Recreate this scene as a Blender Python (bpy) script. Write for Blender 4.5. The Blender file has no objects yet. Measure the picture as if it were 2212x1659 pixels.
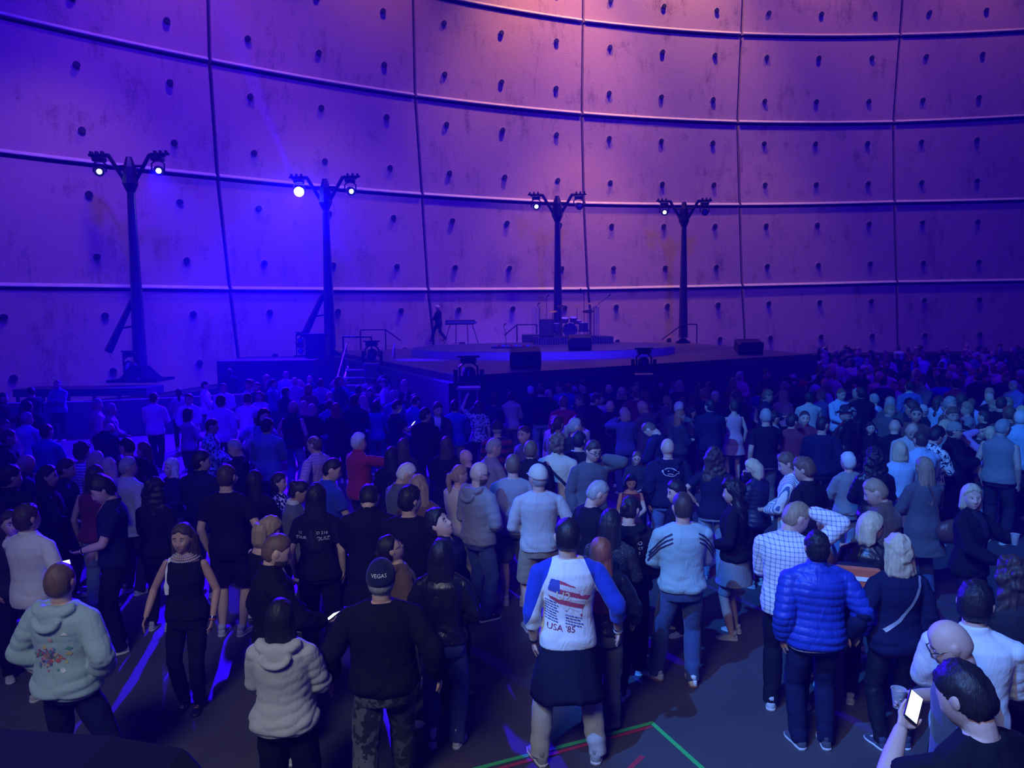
import bpy, math, random, numpy as np
from mathutils import Vector, Matrix, Euler
from mathutils.bvhtree import BVHTree
R=math.radians; PI=math.pi
SC=bpy.context.scene; COL=SC.collection
# ---------------------------------------------------------------- camera
FPX=1600.0; CX,CY=1106.0,829.5; CAMH=3.35
PITCH=math.atan(139/FPX); ROLL=0.0118
def _basis():
    f=Vector((0,math.cos(PITCH),-math.sin(PITCH))); r=Vector((1,0,0)); u=r.cross(f)
    r2=r*math.cos(ROLL)-u*math.sin(ROLL); u2=r*math.sin(ROLL)+u*math.cos(ROLL)
    return r2,u2,f
CR,CU,CF=_basis(); CAM=Vector((0,0,CAMH))
cd=bpy.data.cameras.new('camera'); cam=bpy.data.objects.new('camera',cd); COL.objects.link(cam)
cd.sensor_width=36; cd.lens=FPX/2212*36; cd.clip_end=300; cd.clip_start=.05
cam.matrix_world=Matrix(((CR.x,CU.x,-CF.x,0),(CR.y,CU.y,-CF.y,0),(CR.z,CU.z,-CF.z,CAMH),(0,0,0,1)))
SC.camera=cam
def ray(x,y): return (CR*(x-CX)-CU*(y-CY)+CF*FPX).normalized()
def at_z(x,y,z):
    d=ray(x,y); return CAM+d*((z-CAMH)/d.z)
def at_y(x,y,Y):
    d=ray(x,y); return CAM+d*(Y/d.y)
def project(p):
    q=Vector(p)-CAM; return CX+FPX*q.dot(CR)/q.dot(CF), CY-FPX*q.dot(CU)/q.dot(CF)
# ---------------------------------------------------------------- materials
MATS={}
def _nt(name):
    m=bpy.data.materials.new(name); m.use_nodes=True; nt=m.node_tree
    return m,nt,nt.nodes['Principled BSDF']
def nd(nt,t,**k):
    n=nt.nodes.new(t)
    for a,b in k.items():
        if a in n.inputs: n.inputs[a].default_value=b
        else: setattr(n,a,b)
    return n
def c4(c): return (c[0],c[1],c[2],1)
def simple(name,col,rough=.6,metal=0,emit=0,bump=0,bs=40,var=0,alpha=1,trans=0,spec=.5):
    if name in MATS: return MATS[name]
    m,nt,b=_nt(name); L=nt.links.new
    b.inputs['Base Color'].default_value=c4(col); b.inputs['Roughness'].default_value=rough; b.inputs['Metallic'].default_value=metal
    b.inputs['Specular IOR Level'].default_value=spec
    if emit: b.inputs['Emission Color'].default_value=c4(col); b.inputs['Emission Strength'].default_value=emit
    if trans: b.inputs['Transmission Weight'].default_value=trans
    tc=nd(nt,'ShaderNodeTexCoord'); no=nd(nt,'ShaderNodeTexNoise',Scale=bs,Detail=4.0); L(tc.outputs['Object'],no.inputs['Vector'])
    if var:
        mx=nd(nt,'ShaderNodeMix',data_type='RGBA'); L(no.outputs['Fac'],mx.inputs[0])
        mx.inputs[6].default_value=c4([v*(1-var) for v in col]); mx.inputs[7].default_value=c4([min(1,v*(1+var)) for v in col]); L(mx.outputs[2],b.inputs['Base Color'])
    if bump:
        bp=nd(nt,'ShaderNodeBump',Strength=bump,Distance=.01); L(no.outputs['Fac'],bp.inputs['Height']); L(bp.outputs[0],b.inputs['Normal'])
    MATS[name]=m; return m
def math_(nt,op,a,b=None,c=None):
    n=nt.nodes.new('ShaderNodeMath'); n.operation=op
    for i,v in enumerate((a,b,c)):
        if v is None: continue
        if isinstance(v,(int,float)): n.inputs[i].default_value=v
        else: nt.links.new(v,n.inputs[i])
    return n.outputs[0]
def cloth(col,kind='plain',col2=(0,0,0)):
    key=('cloth',tuple(col),kind,tuple(col2))
    if key in MATS: return MATS[key]
    m,nt,b=_nt('fabric_'+kind); L=nt.links.new
    col=[max(v,.006) for v in col[:2]]+[max(col[2],.014)]
    tc=nd(nt,'ShaderNodeTexCoord'); O=tc.outputs['Object']
    leather=kind in('leather','puffer')
    b.inputs['Roughness'].default_value=.36 if kind=='leather' else (.5 if kind=='puffer' else .88)
    b.inputs['Specular IOR Level'].default_value=.45 if leather else (.05 if max(col)<.06 else .15)
    if not leather and max(col)>.06:
        b.inputs['Sheen Weight'].default_value=.12; b.inputs['Sheen Roughness'].default_value=.5
    # folds: stretched warped noise, plus fine weave
    mp=nd(nt,'ShaderNodeMapping'); mp.inputs['Scale'].default_value=(1,1,.55); L(O,mp.inputs[0])
    n1=nd(nt,'ShaderNodeTexNoise',Scale=7.0,Detail=3.0,Roughness=.55,Distortion=1.4); L(mp.outputs[0],n1.inputs['Vector'])
    n2=nd(nt,'ShaderNodeTexNoise',Scale=160.0,Detail=2.0); L(O,n2.inputs['Vector'])
    h=math_(nt,'ADD',n1.outputs['Fac'],math_(nt,'MULTIPLY',n2.outputs['Fac'],.05))
    bp=nd(nt,'ShaderNodeBump',Strength=.55 if leather else .42,Distance=.03); L(h,bp.inputs['Height']); L(bp.outputs[0],b.inputs['Normal'])
    base=nd(nt,'ShaderNodeMix',data_type='RGBA'); L(n2.outputs['Fac'],base.inputs[0])
    base.inputs[6].default_value=c4([v*.86 for v in col]); base.inputs[7].default_value=c4([min(1,v*1.12) for v in col])
    out=base.outputs[2]
    sp=nd(nt,'ShaderNodeSeparateXYZ'); L(O,sp.inputs[0]); X,Y,Z=sp.outputs
    fac=None
    if kind=='plaid':
        a=math_(nt,'LESS_THAN',math_(nt,'FRACT',math_(nt,'MULTIPLY',Z,28)),.22); c=math_(nt,'LESS_THAN',math_(nt,'FRACT',math_(nt,'MULTIPLY',math_(nt,'ADD',X,math_(nt,'MULTIPLY',Y,.6)),28)),.22)
        fac=math_(nt,'MULTIPLY',math_(nt,'ADD',a,c),.5)
    elif kind=='stripe':
        fac=math_(nt,'LESS_THAN',math_(nt,'FRACT',math_(nt,'MULTIPLY',Z,24)),.35)
    elif kind=='rugby':
        fac=math_(nt,'LESS_THAN',math_(nt,'FRACT',math_(nt,'MULTIPLY',Z,7)),.5)
    elif kind=='vstripe':
        fac=math_(nt,'LESS_THAN',math_(nt,'FRACT',math_(nt,'MULTIPLY',X,30)),.3)
    elif kind=='raglan':
        s=math_(nt,'ADD',math_(nt,'MULTIPLY',math_(nt,'ABSOLUTE',X),1.0),math_(nt,'MULTIPLY',Z,.42))
        fac=math_(nt,'GREATER_THAN',s,.725)
    elif kind in('print','camo','sparkle'):
        n3=nd(nt,'ShaderNodeTexNoise',Scale={'print':26.0,'camo':14.0,'sparkle':170.0}[kind],Detail=2.0); L(O,n3.inputs['Vector'])
        fac=math_(nt,'GREATER_THAN',n3.outputs['Fac'],{'print':.54,'camo':.5,'sparkle':.66}[kind])
    if fac is not None:
        mx=nd(nt,'ShaderNodeMix',data_type='RGBA'); L(fac,mx.inputs[0]); L(out,mx.inputs[6]); mx.inputs[7].default_value=c4(col2); out=mx.outputs[2]
    L(out,b.inputs['Base Color']); MATS[key]=m; return m
def hairmat(col):
    key=('hair',tuple(col))
    if key in MATS: return MATS[key]
    m,nt,b=_nt('hair_strands'); L=nt.links.new
    tc=nd(nt,'ShaderNodeTexCoord'); mp=nd(nt,'ShaderNodeMapping'); mp.inputs['Scale'].default_value=(95,95,7); L(tc.outputs['Object'],mp.inputs[0])
    n=nd(nt,'ShaderNodeTexNoise',Scale=1.0,Detail=3.0,Distortion=.8); L(mp.outputs[0],n.inputs['Vector'])
    mx=nd(nt,'ShaderNodeMix',data_type='RGBA'); L(n.outputs['Fac'],mx.inputs[0])
    mx.inputs[6].default_value=c4([v*.45 for v in col]); mx.inputs[7].default_value=c4([min(1,v*1.6) for v in col]); L(mx.outputs[2],b.inputs['Base Color'])
    bp=nd(nt,'ShaderNodeBump',Strength=.6,Distance=.006); L(n.outputs['Fac'],bp.inputs['Height']); L(bp.outputs[0],b.inputs['Normal'])
    b.inputs['Roughness'].default_value=.5; b.inputs['Specular IOR Level'].default_value=.35
    MATS[key]=m; return m
def skin(t=0):
    col=[(.62,.38,.28),(.50,.28,.19),(.26,.14,.09)][t]
    m=simple('skin_%d'%t,col,.55,bump=.12,bs=120,var=.08); return m
# ---------------------------------------------------------------- object helpers
def newmesh(name,V,F,mats=(),fmat=None,smooth=True):
    me=bpy.data.meshes.new(name); V=np.asarray(V,dtype=np.float32)
    if isinstance(F,np.ndarray) and F.ndim==2:
        n,k=F.shape; me.vertices.add(len(V)); me.vertices.foreach_set('co',V.ravel())
        me.loops.add(n*k); me.loops.foreach_set('vertex_index',F.astype(np.int32).ravel())
        me.polygons.add(n); me.polygons.foreach_set('loop_start',np.arange(0,n*k,k,dtype=np.int32)); me.update(calc_edges=True); me.validate()
    else:
        me.from_pydata([tuple(map(float,v)) for v in V],[],[tuple(int(i) for i in f) for f in F])
    for m in mats: me.materials.append(m)
    if fmat is not None and len(fmat)==len(me.polygons): me.polygons.foreach_set('material_index',np.asarray(fmat,dtype=np.int32))
    if smooth: me.polygons.foreach_set('use_smooth',np.ones(len(me.polygons),dtype=bool))
    me.update(); return me
def link(name,me,parent=None,loc=None):
    o=bpy.data.objects.new(name,me); COL.objects.link(o)
    if parent is not None: o.parent=parent
    if loc is not None: o.location=loc
    return o
def tag(o,label=None,cat=None,group=None,kind=None):
    for k,v in (('label',label),('category',cat),('group',group),('kind',kind)):
        if v: o[k]=v
    return o
class MB:
    def __init__(s): s.V=[]; s.F=[]; s.M=[]; s.n=0; s.mi=0
    def add(s,V,F):
        V=np.asarray(V,float); s.V.append(V); s.F+= [tuple(int(i)+s.n for i in f) for f in F]; s.M+=[s.mi]*len(F); s.n+=len(V); return s
    def box(s,c,d,rz=0,rx=0,ry=0,bev=0):
        x,y,z=[v/2 for v in d]
        if bev:
            b=min(bev,x*.9,y*.9,z*.9); P=[]
            for sz,ins in((-z,b),(-z+b,0),(z-b,0),(z,b)):
                xx,yy=x-ins,y-ins
                k=b*.6
                P+=[(-xx+k,-yy,sz),(xx-k,-yy,sz),(xx,-yy+k,sz),(xx,yy-k,sz),(xx-k,yy,sz),(-xx+k,yy,sz),(-xx,yy-k,sz),(-xx,-yy+k,sz)]
            F=[tuple(range(7,-1,-1)),tuple(range(24,32))]
            for r in range(3):
                for i in range(8): F.append((r*8+i,r*8+(i+1)%8,r*8+8+(i+1)%8,r*8+8+i))
        else:
            P=[(-x,-y,-z),(x,-y,-z),(x,y,-z),(-x,y,-z),(-x,-y,z),(x,-y,z),(x,y,z),(-x,y,z)]
            F=[(3,2,1,0),(4,5,6,7),(0,1,5,4),(1,2,6,5),(2,3,7,6),(3,0,4,7)]
        Mx=Euler((rx,ry,rz)).to_matrix()
        return s.add([tuple(Mx@Vector(p)+Vector(c)) for p in P],F)
    def tube(s,pts,rad,n=10,cap=True):
        V,F=tube(pts,rad,n,cap); return s.add(V,F)
    def lathe(s,prof,c=(0,0,0),n=24,axis='z',rot=None):
        V=[];F=[]
        for r,z in prof:
            for i in range(n):
                a=2*PI*i/n; V.append((r*math.cos(a),r*math.sin(a),z))
        for j in range(len(prof)-1):
            for i in range(n): F.append((j*n+i,j*n+(i+1)%n,(j+1)*n+(i+1)%n,(j+1)*n+i))
        F.append(tuple(range(n-1,-1,-1))); F.append(tuple((len(prof)-1)*n+i for i in range(n)))
        Mx=rot if rot else Matrix.Identity(3)
        if axis=='y': Mx=Mx@Matrix.Rotation(-PI/2,3,'X')
        if axis=='x': Mx=Mx@Matrix.Rotation(PI/2,3,'Y')
        return s.add([tuple(Mx@Vector(v)+Vector(c)) for v in V],F)
    def ell(s,c,r,n=14,rot=None):
        V,F=ellipsoid(c,r,n,rot); return s.add(V,F)
    def prism(s,poly,z0,z1):
        n=len(poly); V=[(x,y,z0) for x,y in poly]+[(x,y,z1) for x,y in poly]
        F=[tuple(range(n-1,-1,-1)),tuple(range(n,2*n))]+[(i,(i+1)%n,n+(i+1)%n,n+i) for i in range(n)]
        return s.add(V,F)
    def mesh(s,name,mats,smooth=False):
        if not isinstance(mats,(list,tuple)): mats=[mats]
        return newmesh(name,np.concatenate(s.V),s.F,mats,s.M,smooth)
    def build(s,name,mats,parent=None,smooth=False,loc=None):
        me=s.mesh(name,mats,smooth)
        if smooth: 
            try: me.set_sharp_from_angle(angle=R(40))
            except Exception: pass
        return link(name,me,parent,loc)
def unit(v):
    n=np.linalg.norm(v); return v/n if n>1e-9 else np.array((0,0,1.))
def tube(pts,rad,n=10,cap=True):
    P=[np.array(p,float) for p in pts]; m=len(P)
    if not hasattr(rad,'__len__'): rad=[rad]*m
    V=[];F=[]; x=None
    for i in range(m):
        d=unit(P[min(i+1,m-1)]-P[max(i-1,0)])
        if x is None:
            a=np.array((1.,0,0)) if abs(d[0])<.8 else np.array((0,1.,0)); x=unit(a-d*a.dot(d))
        else: x=unit(x-d*x.dot(d))
        y=np.cross(d,x); r=rad[i]; rx,ry=(r if hasattr(r,'__len__') else (r,r))
        for k in range(n):
            t=2*PI*k/n; V.append(P[i]+x*rx*math.cos(t)+y*ry*math.sin(t))
    for j in range(m-1):
        for k in range(n): F.append((j*n+k,j*n+(k+1)%n,(j+1)*n+(k+1)%n,(j+1)*n+k))
    if cap: F.append(tuple(range(n-1,-1,-1))); F.append(tuple((m-1)*n+k for k in range(n)))
    return V,F
def ellipsoid(c,r,n=14,rot=None):
    V=[];F=[]; m=n//2; c=Vector(c)
    Mx=rot if rot is not None else Matrix.Identity(3)
    V.append(tuple(c+Mx@Vector((0,0,-r[2]))))
    for j in range(1,m):
        t=-PI/2+PI*j/m
        for k in range(n):
            a=2*PI*k/n; V.append(tuple(c+Mx@Vector((r[0]*math.cos(t)*math.cos(a),r[1]*math.cos(t)*math.sin(a),r[2]*math.sin(t)))))
    V.append(tuple(c+Mx@Vector((0,0,r[2]))))
    for k in range(n): F.append((0,1+(k+1)%n,1+k))
    for j in range(m-2):
        for k in range(n): F.append((1+j*n+k,1+j*n+(k+1)%n,1+(j+1)*n+(k+1)%n,1+(j+1)*n+k))
    e=len(V)-1; b=1+(m-2)*n
    for k in range(n): F.append((b+k,b+(k+1)%n,e))
    return V,F
def lofted(rings,n=20,p=2.0):
    """rings: (cx,cy,z,rx,ry); closed superellipse loft"""
    V=[];F=[]
    for cx,cy,z,rx,ry in rings:
        for k in range(n):
            t=2*PI*k/n; c,s_=math.cos(t),math.sin(t)
            V.append((cx+rx*math.copysign(abs(c)**(2/p),c),cy+ry*math.copysign(abs(s_)**(2/p),s_),z))
    m=len(rings)
    for j in range(m-1):
        for k in range(n): F.append((j*n+k,j*n+(k+1)%n,(j+1)*n+(k+1)%n,(j+1)*n+k))
    F.append(tuple(range(n-1,-1,-1))); F.append(tuple((m-1)*n+k for k in range(n)))
    return V,F
TMP=bpy.data.objects.new('tmp',bpy.data.meshes.new('tmp'))
COL.objects.link(TMP)
_rm=TMP.modifiers.new('r','REMESH'); _rm.mode='VOXEL'
_sm=TMP.modifiers.new('s','SMOOTH'); _sm.factor=.5
def remesh(mb,vox,it=3):
    """fuse everything in mb into one surface; returns verts, quads, normals"""
    me=bpy.data.meshes.new('t'); me.from_pydata([tuple(v) for v in np.concatenate(mb.V)],[],mb.F)
    TMP.data=me; _rm.voxel_size=vox; _sm.iterations=it
    dg=bpy.context.evaluated_depsgraph_get(); dg.update(); ev=TMP.evaluated_get(dg); r=ev.to_mesh()
    n=len(r.vertices); V=np.empty(n*3,dtype=np.float32); r.vertices.foreach_get('co',V)
    N=np.empty(n*3,dtype=np.float32); r.vertex_normals.foreach_get('vector',N)
    L=len(r.loops); I=np.empty(L,dtype=np.int32); r.loops.foreach_get('vertex_index',I)
    ok=L==4*len(r.polygons)
    F=I.reshape(-1,4) if ok else np.array([list(p.vertices)[:4] if len(p.vertices)>=4 else list(p.vertices)+[p.vertices[-1]] for p in r.polygons])
    ev.to_mesh_clear(); bpy.data.meshes.remove(me) if False else None
    TMP.data=bpy.data.meshes['tmp']; bpy.data.meshes.remove(me)
    return V.reshape(-1,3).astype(float),F,N.reshape(-1,3).astype(float)
def wnoise(P,scale,seed=0,k=6,stretch=(1,1,1)):
    rs=np.random.RandomState(seed); P=P*np.array(stretch)*scale; o=np.zeros(len(P))
    Q=P+.35*np.sin(P[:,[1,2,0]]*1.3+seed)
    for i in range(k):
        d=rs.normal(size=3); d/=np.linalg.norm(d); f=rs.uniform(.7,2.2); o+=np.sin(Q@d*f*2+rs.uniform(0,7))/k**.5/f**.5
    return o
# ---------------------------------------------------------------- people
def rx_(a): c,s=math.cos(a),math.sin(a); return np.array(((1,0,0),(0,c,-s),(0,s,c)))
def ry_(a): c,s=math.cos(a),math.sin(a); return np.array(((c,0,s),(0,1,0),(-s,0,c)))
def rz_(a): c,s=math.cos(a),math.sin(a); return np.array(((c,-s,0),(s,c,0),(0,0,1)))
A_=lambda *v: np.array(v,float)
# wrist targets for the right side (x mirrored for the left), elbow hint, palm normal, finger curl
ARMS={'down':((.235,.03,.87),(.5,-1,0),(-1,.1,0),.35),'loose':((.27,.09,.89),(.6,-1,0),(-1,0,0),.45),'out':((.36,.04,.92),(.5,-1,0),(-1,0,0),.3),
'pocket':((.205,.09,.95),(1,-.8,0),(-1,0,0),.2),'kanga':((.10,.185,1.03),(1,-.8,-.2),(0,-1,0),.3),'front':((.07,.27,1.04),(1,-.7,-.3),(-.3,-.2,.9),.6),
'cross':((-.04,.20,1.15),(.8,.1,-1),(0,-1,0),.3),'phone':((.09,.33,1.20),(1,-.6,-.6),(-.3,-.6,.7),.5),'phlow':((.14,.34,1.05),(1,-.8,-.3),(-.3,-.2,.9),.8),
'ear':((.115,.06,1.52),(1,.3,-.8),(-1,-.2,.1),.9),'phnear':((.06,.30,1.35),(1,-.6,-.6),(-.1,-.8,.5),.35),'cupn':((.13,.25,1.20),(1,-.5,-.6),(-1,0,0),.95),'raise':((.27,.10,1.80),(1,.2,0),(0,1,0),.3),'point':((.30,.50,1.40),(.3,-.3,-1),(-1,0,0),.05),
'drink':((.16,.33,1.24),(1,-.5,-.6),(-1,0,0),.95),'hip':((.23,.0,1.03),(1,-.5,0),(-1,0,0),.4),'face':((.05,.20,1.50),(1,.1,-.7),(-.5,-.8,0),.6),
'head':((.14,.06,1.66),(1,.2,0),(-1,0,0),.5),'back':((.06,-.16,1.02),(1,-.6,0),(0,-1,0),.4),'hold':((.30,.16,.93),(.6,-1,0),(-.7,0,-.3),.5),'swing':((.25,.28,1.02),(.4,-1,0),(-1,0,0),.4)}
STANCE={'stand':((-.105,0,0,.18),(.105,0,0,.18)),'wide':((-.2,0,0,.3),(.2,.0,0,.3)),'narrow':((-.07,0,0,.1),(.07,.0,0,.1)),
'step':((-.10,.16,0,.12),(.11,-.12,0,.25)),'step2':((-.11,-.14,0,.25),(.10,.15,0,.1)),'walk':((-.08,.32,0,.05),(.09,-.30,.10,.05)),'walk2':((-.09,-.30,.10,.05),(.08,.32,0,.05)),
'cock':((-.12,.02,0,.1),(.17,.10,0,.6)),'cock2':((-.2,.12,0,.7),(.10,0,0,.1)),'sit':((-.12,.50,0,.1),(.12,.50,0,.1)),'lunge':((-.16,-.02,0,.2),(.36,.06,0,.55))}
TM=[(.80,.150,.110,0),(.86,.166,.118,-.004),(.93,.168,.120,-.004),(1.0,.158,.112,0),(1.07,.150,.108,.004),(1.15,.153,.110,.005),(1.23,.165,.115,.003),(1.31,.177,.118,0),(1.38,.172,.108,-.004),(1.43,.135,.085,-.008),(1.47,.080,.066,-.006)]
TF=[(.80,.155,.115,0),(.86,.172,.124,-.008),(.93,.168,.122,-.008),(1.0,.146,.105,0),(1.07,.130,.096,.003),(1.15,.134,.100,.008),(1.23,.148,.116,.014),(1.31,.155,.110,.006),(1.38,.150,.098,-.004),(1.43,.118,.078,-.008),(1.47,.070,.058,-.006)]
def ik(S,W,l1,l2,hint):
    d=W-S; L=np.linalg.norm(d); L2=min(L,(l1+l2)*.995); u=d/max(L,1e-6); W=S+u*L2
    a=(l1*l1-l2*l2+L2*L2)/(2*L2); hgt=math.sqrt(max(l1*l1-a*a,0)); h=np.array(hint,float); h=h-u*h.dot(u); h=unit(h)
    return S+u*a+h*hgt,W
def sm(x): x=np.clip(x,0,1); return x*x*(3-2*x)
HD=(.085,.105,.130)
def headgrid(n=44,m=34):
    D=[(0,0,-1)]
    for j in range(1,m):
        t=-PI/2+PI*j/m
        for k in range(n):
            a=2*PI*k/n; D.append((math.cos(t)*math.cos(a),math.cos(t)*math.sin(a),math.sin(t)))
    D.append((0,0,1)); F=ellipsoid((0,0,0),(1,1,1),n)[1] if n//2==m else None
    F=[(0,1+(k+1)%n,1+k) for k in range(n)]
    for j in range(m-2):
        for k in range(n): F.append((1+j*n+k,1+j*n+(k+1)%n,1+(j+1)*n+(k+1)%n,1+(j+1)*n+k))
    e=len(D)-1; b=1+(m-2)*n
    F+=[(b+k,b+(k+1)%n,e) for k in range(n)]
    return np.array(D),F
def headshape(D,sex='m',face=True):
    x,y,z=D.T; B=np.sign(D)*np.abs(D)**np.array((.86,.92,.90)); B/=np.linalg.norm(B,axis=1)[:,None]**.55; P=B*np.array(HD); g=lambda v,c,w: np.exp(-((v-c)/w)**2)
    low=np.clip(-z,0,1); P[:,0]*=1-(.34 if sex=='f' else .26)*low**1.4
    P[:,1]+=np.where(y>0,.012*low*np.clip(y,0,1),-P[:,1]*.45*sm((low-.15)/.7))
    P[:,1]-=.012*sm((y-.75)/.25)*(z>-.9)
    P[:,0]*=1+.03*g(z,.35,.4)
    if face:
        f=(y>.2)
        nose=np.interp(z,[-.40,-.33,-.26,-.1,.1,.2],[0,.35,1,.7,.28,0]); nw=np.interp(z,[-.35,-.26,-.1,.1],[.22,.21,.13,.11])
        P[:,1]+=f*.027*nose*np.exp(-(x/nw)**2)
        for s in(-1,1): P[:,1]-=f*.013*g(x,s*.37,.17)*g(z,.03,.11); P[:,1]+=f*.006*g(x,s*.36,.24)*g(z,.20,.07); P[:,1]+=f*.006*g(x,s*.48,.2)*g(z,-.2,.15); P[:,1]+=f*.005*g(x,s*.37,.1)*g(z,.03,.05)
        P[:,1]+=f*.010*g(x,0,.22)*g(z,-.50,.075); P[:,1]-=f*.006*g(x,0,.22)*g(z,-.50,.018)
        P[:,1]+=f*.010*g(x,0,.22)*g(z,-.80,.14); P[:,1]-=f*.004*g(x,0,.25)*g(z,-.64,.06)
    return P
def scalp(D,low=0):
    x,y,z=D.T; zl=np.interp(y,[-1,-.5,-.15,.1,.35,.6,1],[-.55-low,-.55-low,-.30,-.02,.22,.42,.50])+.16*np.exp(-(x/.28)**2)*(y>.5)
    return sm((z-zl)/.14+.5)
def hairshell(th,low=0,seed=0,rough=.05,n=44,m=34,recede=0,lift=0):
    D,F=headgrid(n,m); P=headshape(D,face=False); s=scalp(D,low)
    if recede: s=s*(1-recede*np.exp(-((D[:,0])/.45)**2)*sm((D[:,2]-.25)/.3)*(D[:,1]>-.75))
    nz=wnoise(D,5,seed,6,(1,1,.5)); s=np.clip(s+.0*nz,0,1); fine=wnoise(D,16,seed+1,5,(1.3,1.3,.25))
    k=1-.13*(1-s)+s*(th*(1+.35*np.clip(D[:,2],0,1))+rough*nz*.35+rough*.22*fine)
    
    ear=np.exp(-((D[:,1]+.05)/.30)**2-((D[:,2]+.02)/.26)**2)*(low<.15)*(np.abs(D[:,0])>.5); k=k-ear*.10
    crown=wnoise(D,9,seed+5,6,(1,1,1)); k=k+s*rough*.35*np.abs(crown)
    P=P*k[:,None]; P[:,2]+=lift*s*np.clip(D[:,2],0,1)
    return P,F
def curtain(L,w=1.0,wave=0,seed=0,back=1.0,n=36):
    """hair hanging from the crown to length L below the head centre"""
    zz=np.linspace(.075,-L,max(8,int((L+.075)/.022))); V=[]
    for i,z in enumerate(zz):
        t=(.075-z)/(L+.075)
        rx=np.interp(z,[-.5,-.3,-.2,-.08,.02,.075],[.085,.112,.108,.097,.094,.070])*w
        ry=np.interp(z,[-.5,-.3,-.2,-.08,.02,.075],[.030,.042,.058,.080,.083,.060])
        cy=np.interp(z,[-.5,-.3,-.2,-.08,.02,.075],[-.125,-.105,-.062,-.040,-.030,-.020])*back
        end=.55 if i==len(zz)-1 else (.85 if i==len(zz)-2 else 1)
        for k in range(n):
            a=2*PI*k/n; c,s_=math.cos(a),math.sin(a); front=max(0,s_)
            rr=1+.035*math.sin(a*11+seed)+.025*math.sin(a*17+z*20+seed*2)+wave*.030*math.sin(z*31+7*math.sin(a*2+seed)+a*9)
            V.append((rx*end*rr*c,cy+ry*end*rr*s_*(1-.15*front),z+.012*math.sin(a*5+seed)*(t>.85)))
    m=len(zz); F=[]
    for j in range(m-1):
        for k in range(n): F.append((j*n+(k+1)%n,j*n+k,(j+1)*n+k,(j+1)*n+(k+1)%n))
    F.append(tuple(range(n))); F.append(tuple((m-1)*n+k for k in range(n-1,-1,-1)))
    return np.array(V),F
def skeleton(p):
    sex=p['sex']; shx=(.192 if sex=='m' else .165)*(1+(p['fat']-1)*.45); hipx=.092
    lean,side,tw=[R(v) for v in p['lean']]; drop=p['drop']
    M=rz_(tw)@ry_(side)@rx_(-lean); piv=A_(0,0,.93); off=A_(p['shift'],0,-drop)
    def T(q):
        q=np.asarray(q,float); r=(q-piv)@M.T+piv; w=sm((q[...,2:3]-.84)/.2); return q+(r-q)*w+off
    hy,hp,hr=[R(v) for v in p['head']]; np_=A_(0,-.005,1.472); MH=rz_(hy)@rx_(hp)@ry_(hr)
    HC=A_(0,.016,.133)
    H=lambda q:T((np.asarray(q,float)+HC)@MH.T+np_)        # head-centred coordinates to body
    H2=lambda q:T((np.asarray(q,float)+HC)@rz_(hy).T+np_)
    s=dict(T=T,H=H,H2=H2,M=M,MH=M@MH)
    for i,sg in enumerate((-1,1)):
        W,hint,pn,curl=ARMS[p['arms'][i]]; m=A_(sg,1,1)
        S=T(A_(sg*shx,-.008,1.382)); loc=A_(*W)*m
        W=T(loc) if p['arms'][i] not in('down','loose','out') or drop else T(A_(sg*shx,0,1.382))+(loc-A_(sg*shx,0,1.382))
        E,W=ik(S,W,.285,.255,(A_(*hint)*m)@M.T)
        s['S%d'%i],s['E%d'%i],s['W%d'%i]=S,E,W; s['pn%d'%i]=(A_(*pn)*m)@M.T; s['curl%d'%i]=curl
        fx,fy,fz,fr=STANCE[p['stance']][i]; A=A_(fx,fy,.085+fz); Hj=off+A_(sg*hipx,0,.90)
        hint=A_(sg*.25,1,.0) if p['stance']!='sit' else A_(sg*.3,.2,1)
        if p['stance']=='sit': A=A_(fx,fy,.08)
        K,A2=ik(Hj,A,.42,.415,hint); s['H%d'%i],s['K%d'%i],s['A%d'%i]=Hj,K,A2; s['fr%d'%i]=-sg*fr; s['up%d'%i]=fz
    return s
def hand(mb,s,i,sc=1.0,simple_=False):
    W,E=s['W%d'%i],s['E%d'%i]; d=unit(W-E); n=s['pn%d'%i]; n=unit(n-d*n.dot(d)); w=np.cross(d,n); sg=-1 if i==0 else 1
    w=w*(-sg) # towards the thumb
    if np.cross(d,n).dot(w)==0: pass
    c=s['curl%d'%i]; k=sc
    mb.tube([W-d*.01,W+d*.03*k,W+d*.065*k,W+d*.088*k],[.024*k,.030*k,.033*k,.030*k],8)
    # flattened palm
    V=mb.V[-1]; q=(V-W)@n; V-=np.outer(q*.5,n)
    if simple_:
        a=c*1.0; mb.tube([W+d*.08,W+unit(d+n*c*.8)*.0+d*.11+n*.02*c,W+d*(.15-.05*c)+n*.06*c],[.03,.026,.016],8); V=mb.V[-1]; V-=np.outer(((V-W)@n)*.35,n)
        mb.tube([W+d*.02+w*.02,W+d*.07+w*.045+n*.02],[.012,.010],6); return
    for f,(o,L) in enumerate(((.030,.070),(.0105,.080),(-.0105,.074),(-.030,.058))):
        dd=unit(d+w*o*3.2); q=W+d*(.080-.012*abs(f-1)*.6)*k+w*o*k; pts=[q-d*.02,q]; a=c*(.45+.07*f)
        for j in range(3):
            dd=unit(dd*math.cos(a)+n*math.sin(a)); q=q+dd*L*k*(.45,.31,.24)[j]; pts.append(q); a=c*(.8 if j==0 else .6)
        mb.tube(pts,[.0095*k,.0095*k,.0088*k,.0080*k,.0066*k],7)
    t0=W+d*.022*k+w*.020*k; t1=t0+unit(d*.55+w*.75+n*.25)*.036*k; t2=t1+unit(d*.9+w*.25+n*.35)*.030*k; t3=t2+unit(d*.9+n*.45)*.022*k
    mb.tube([t0,t1,t2,t3],[.014*k,.0115*k,.010*k,.007*k],7)
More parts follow.
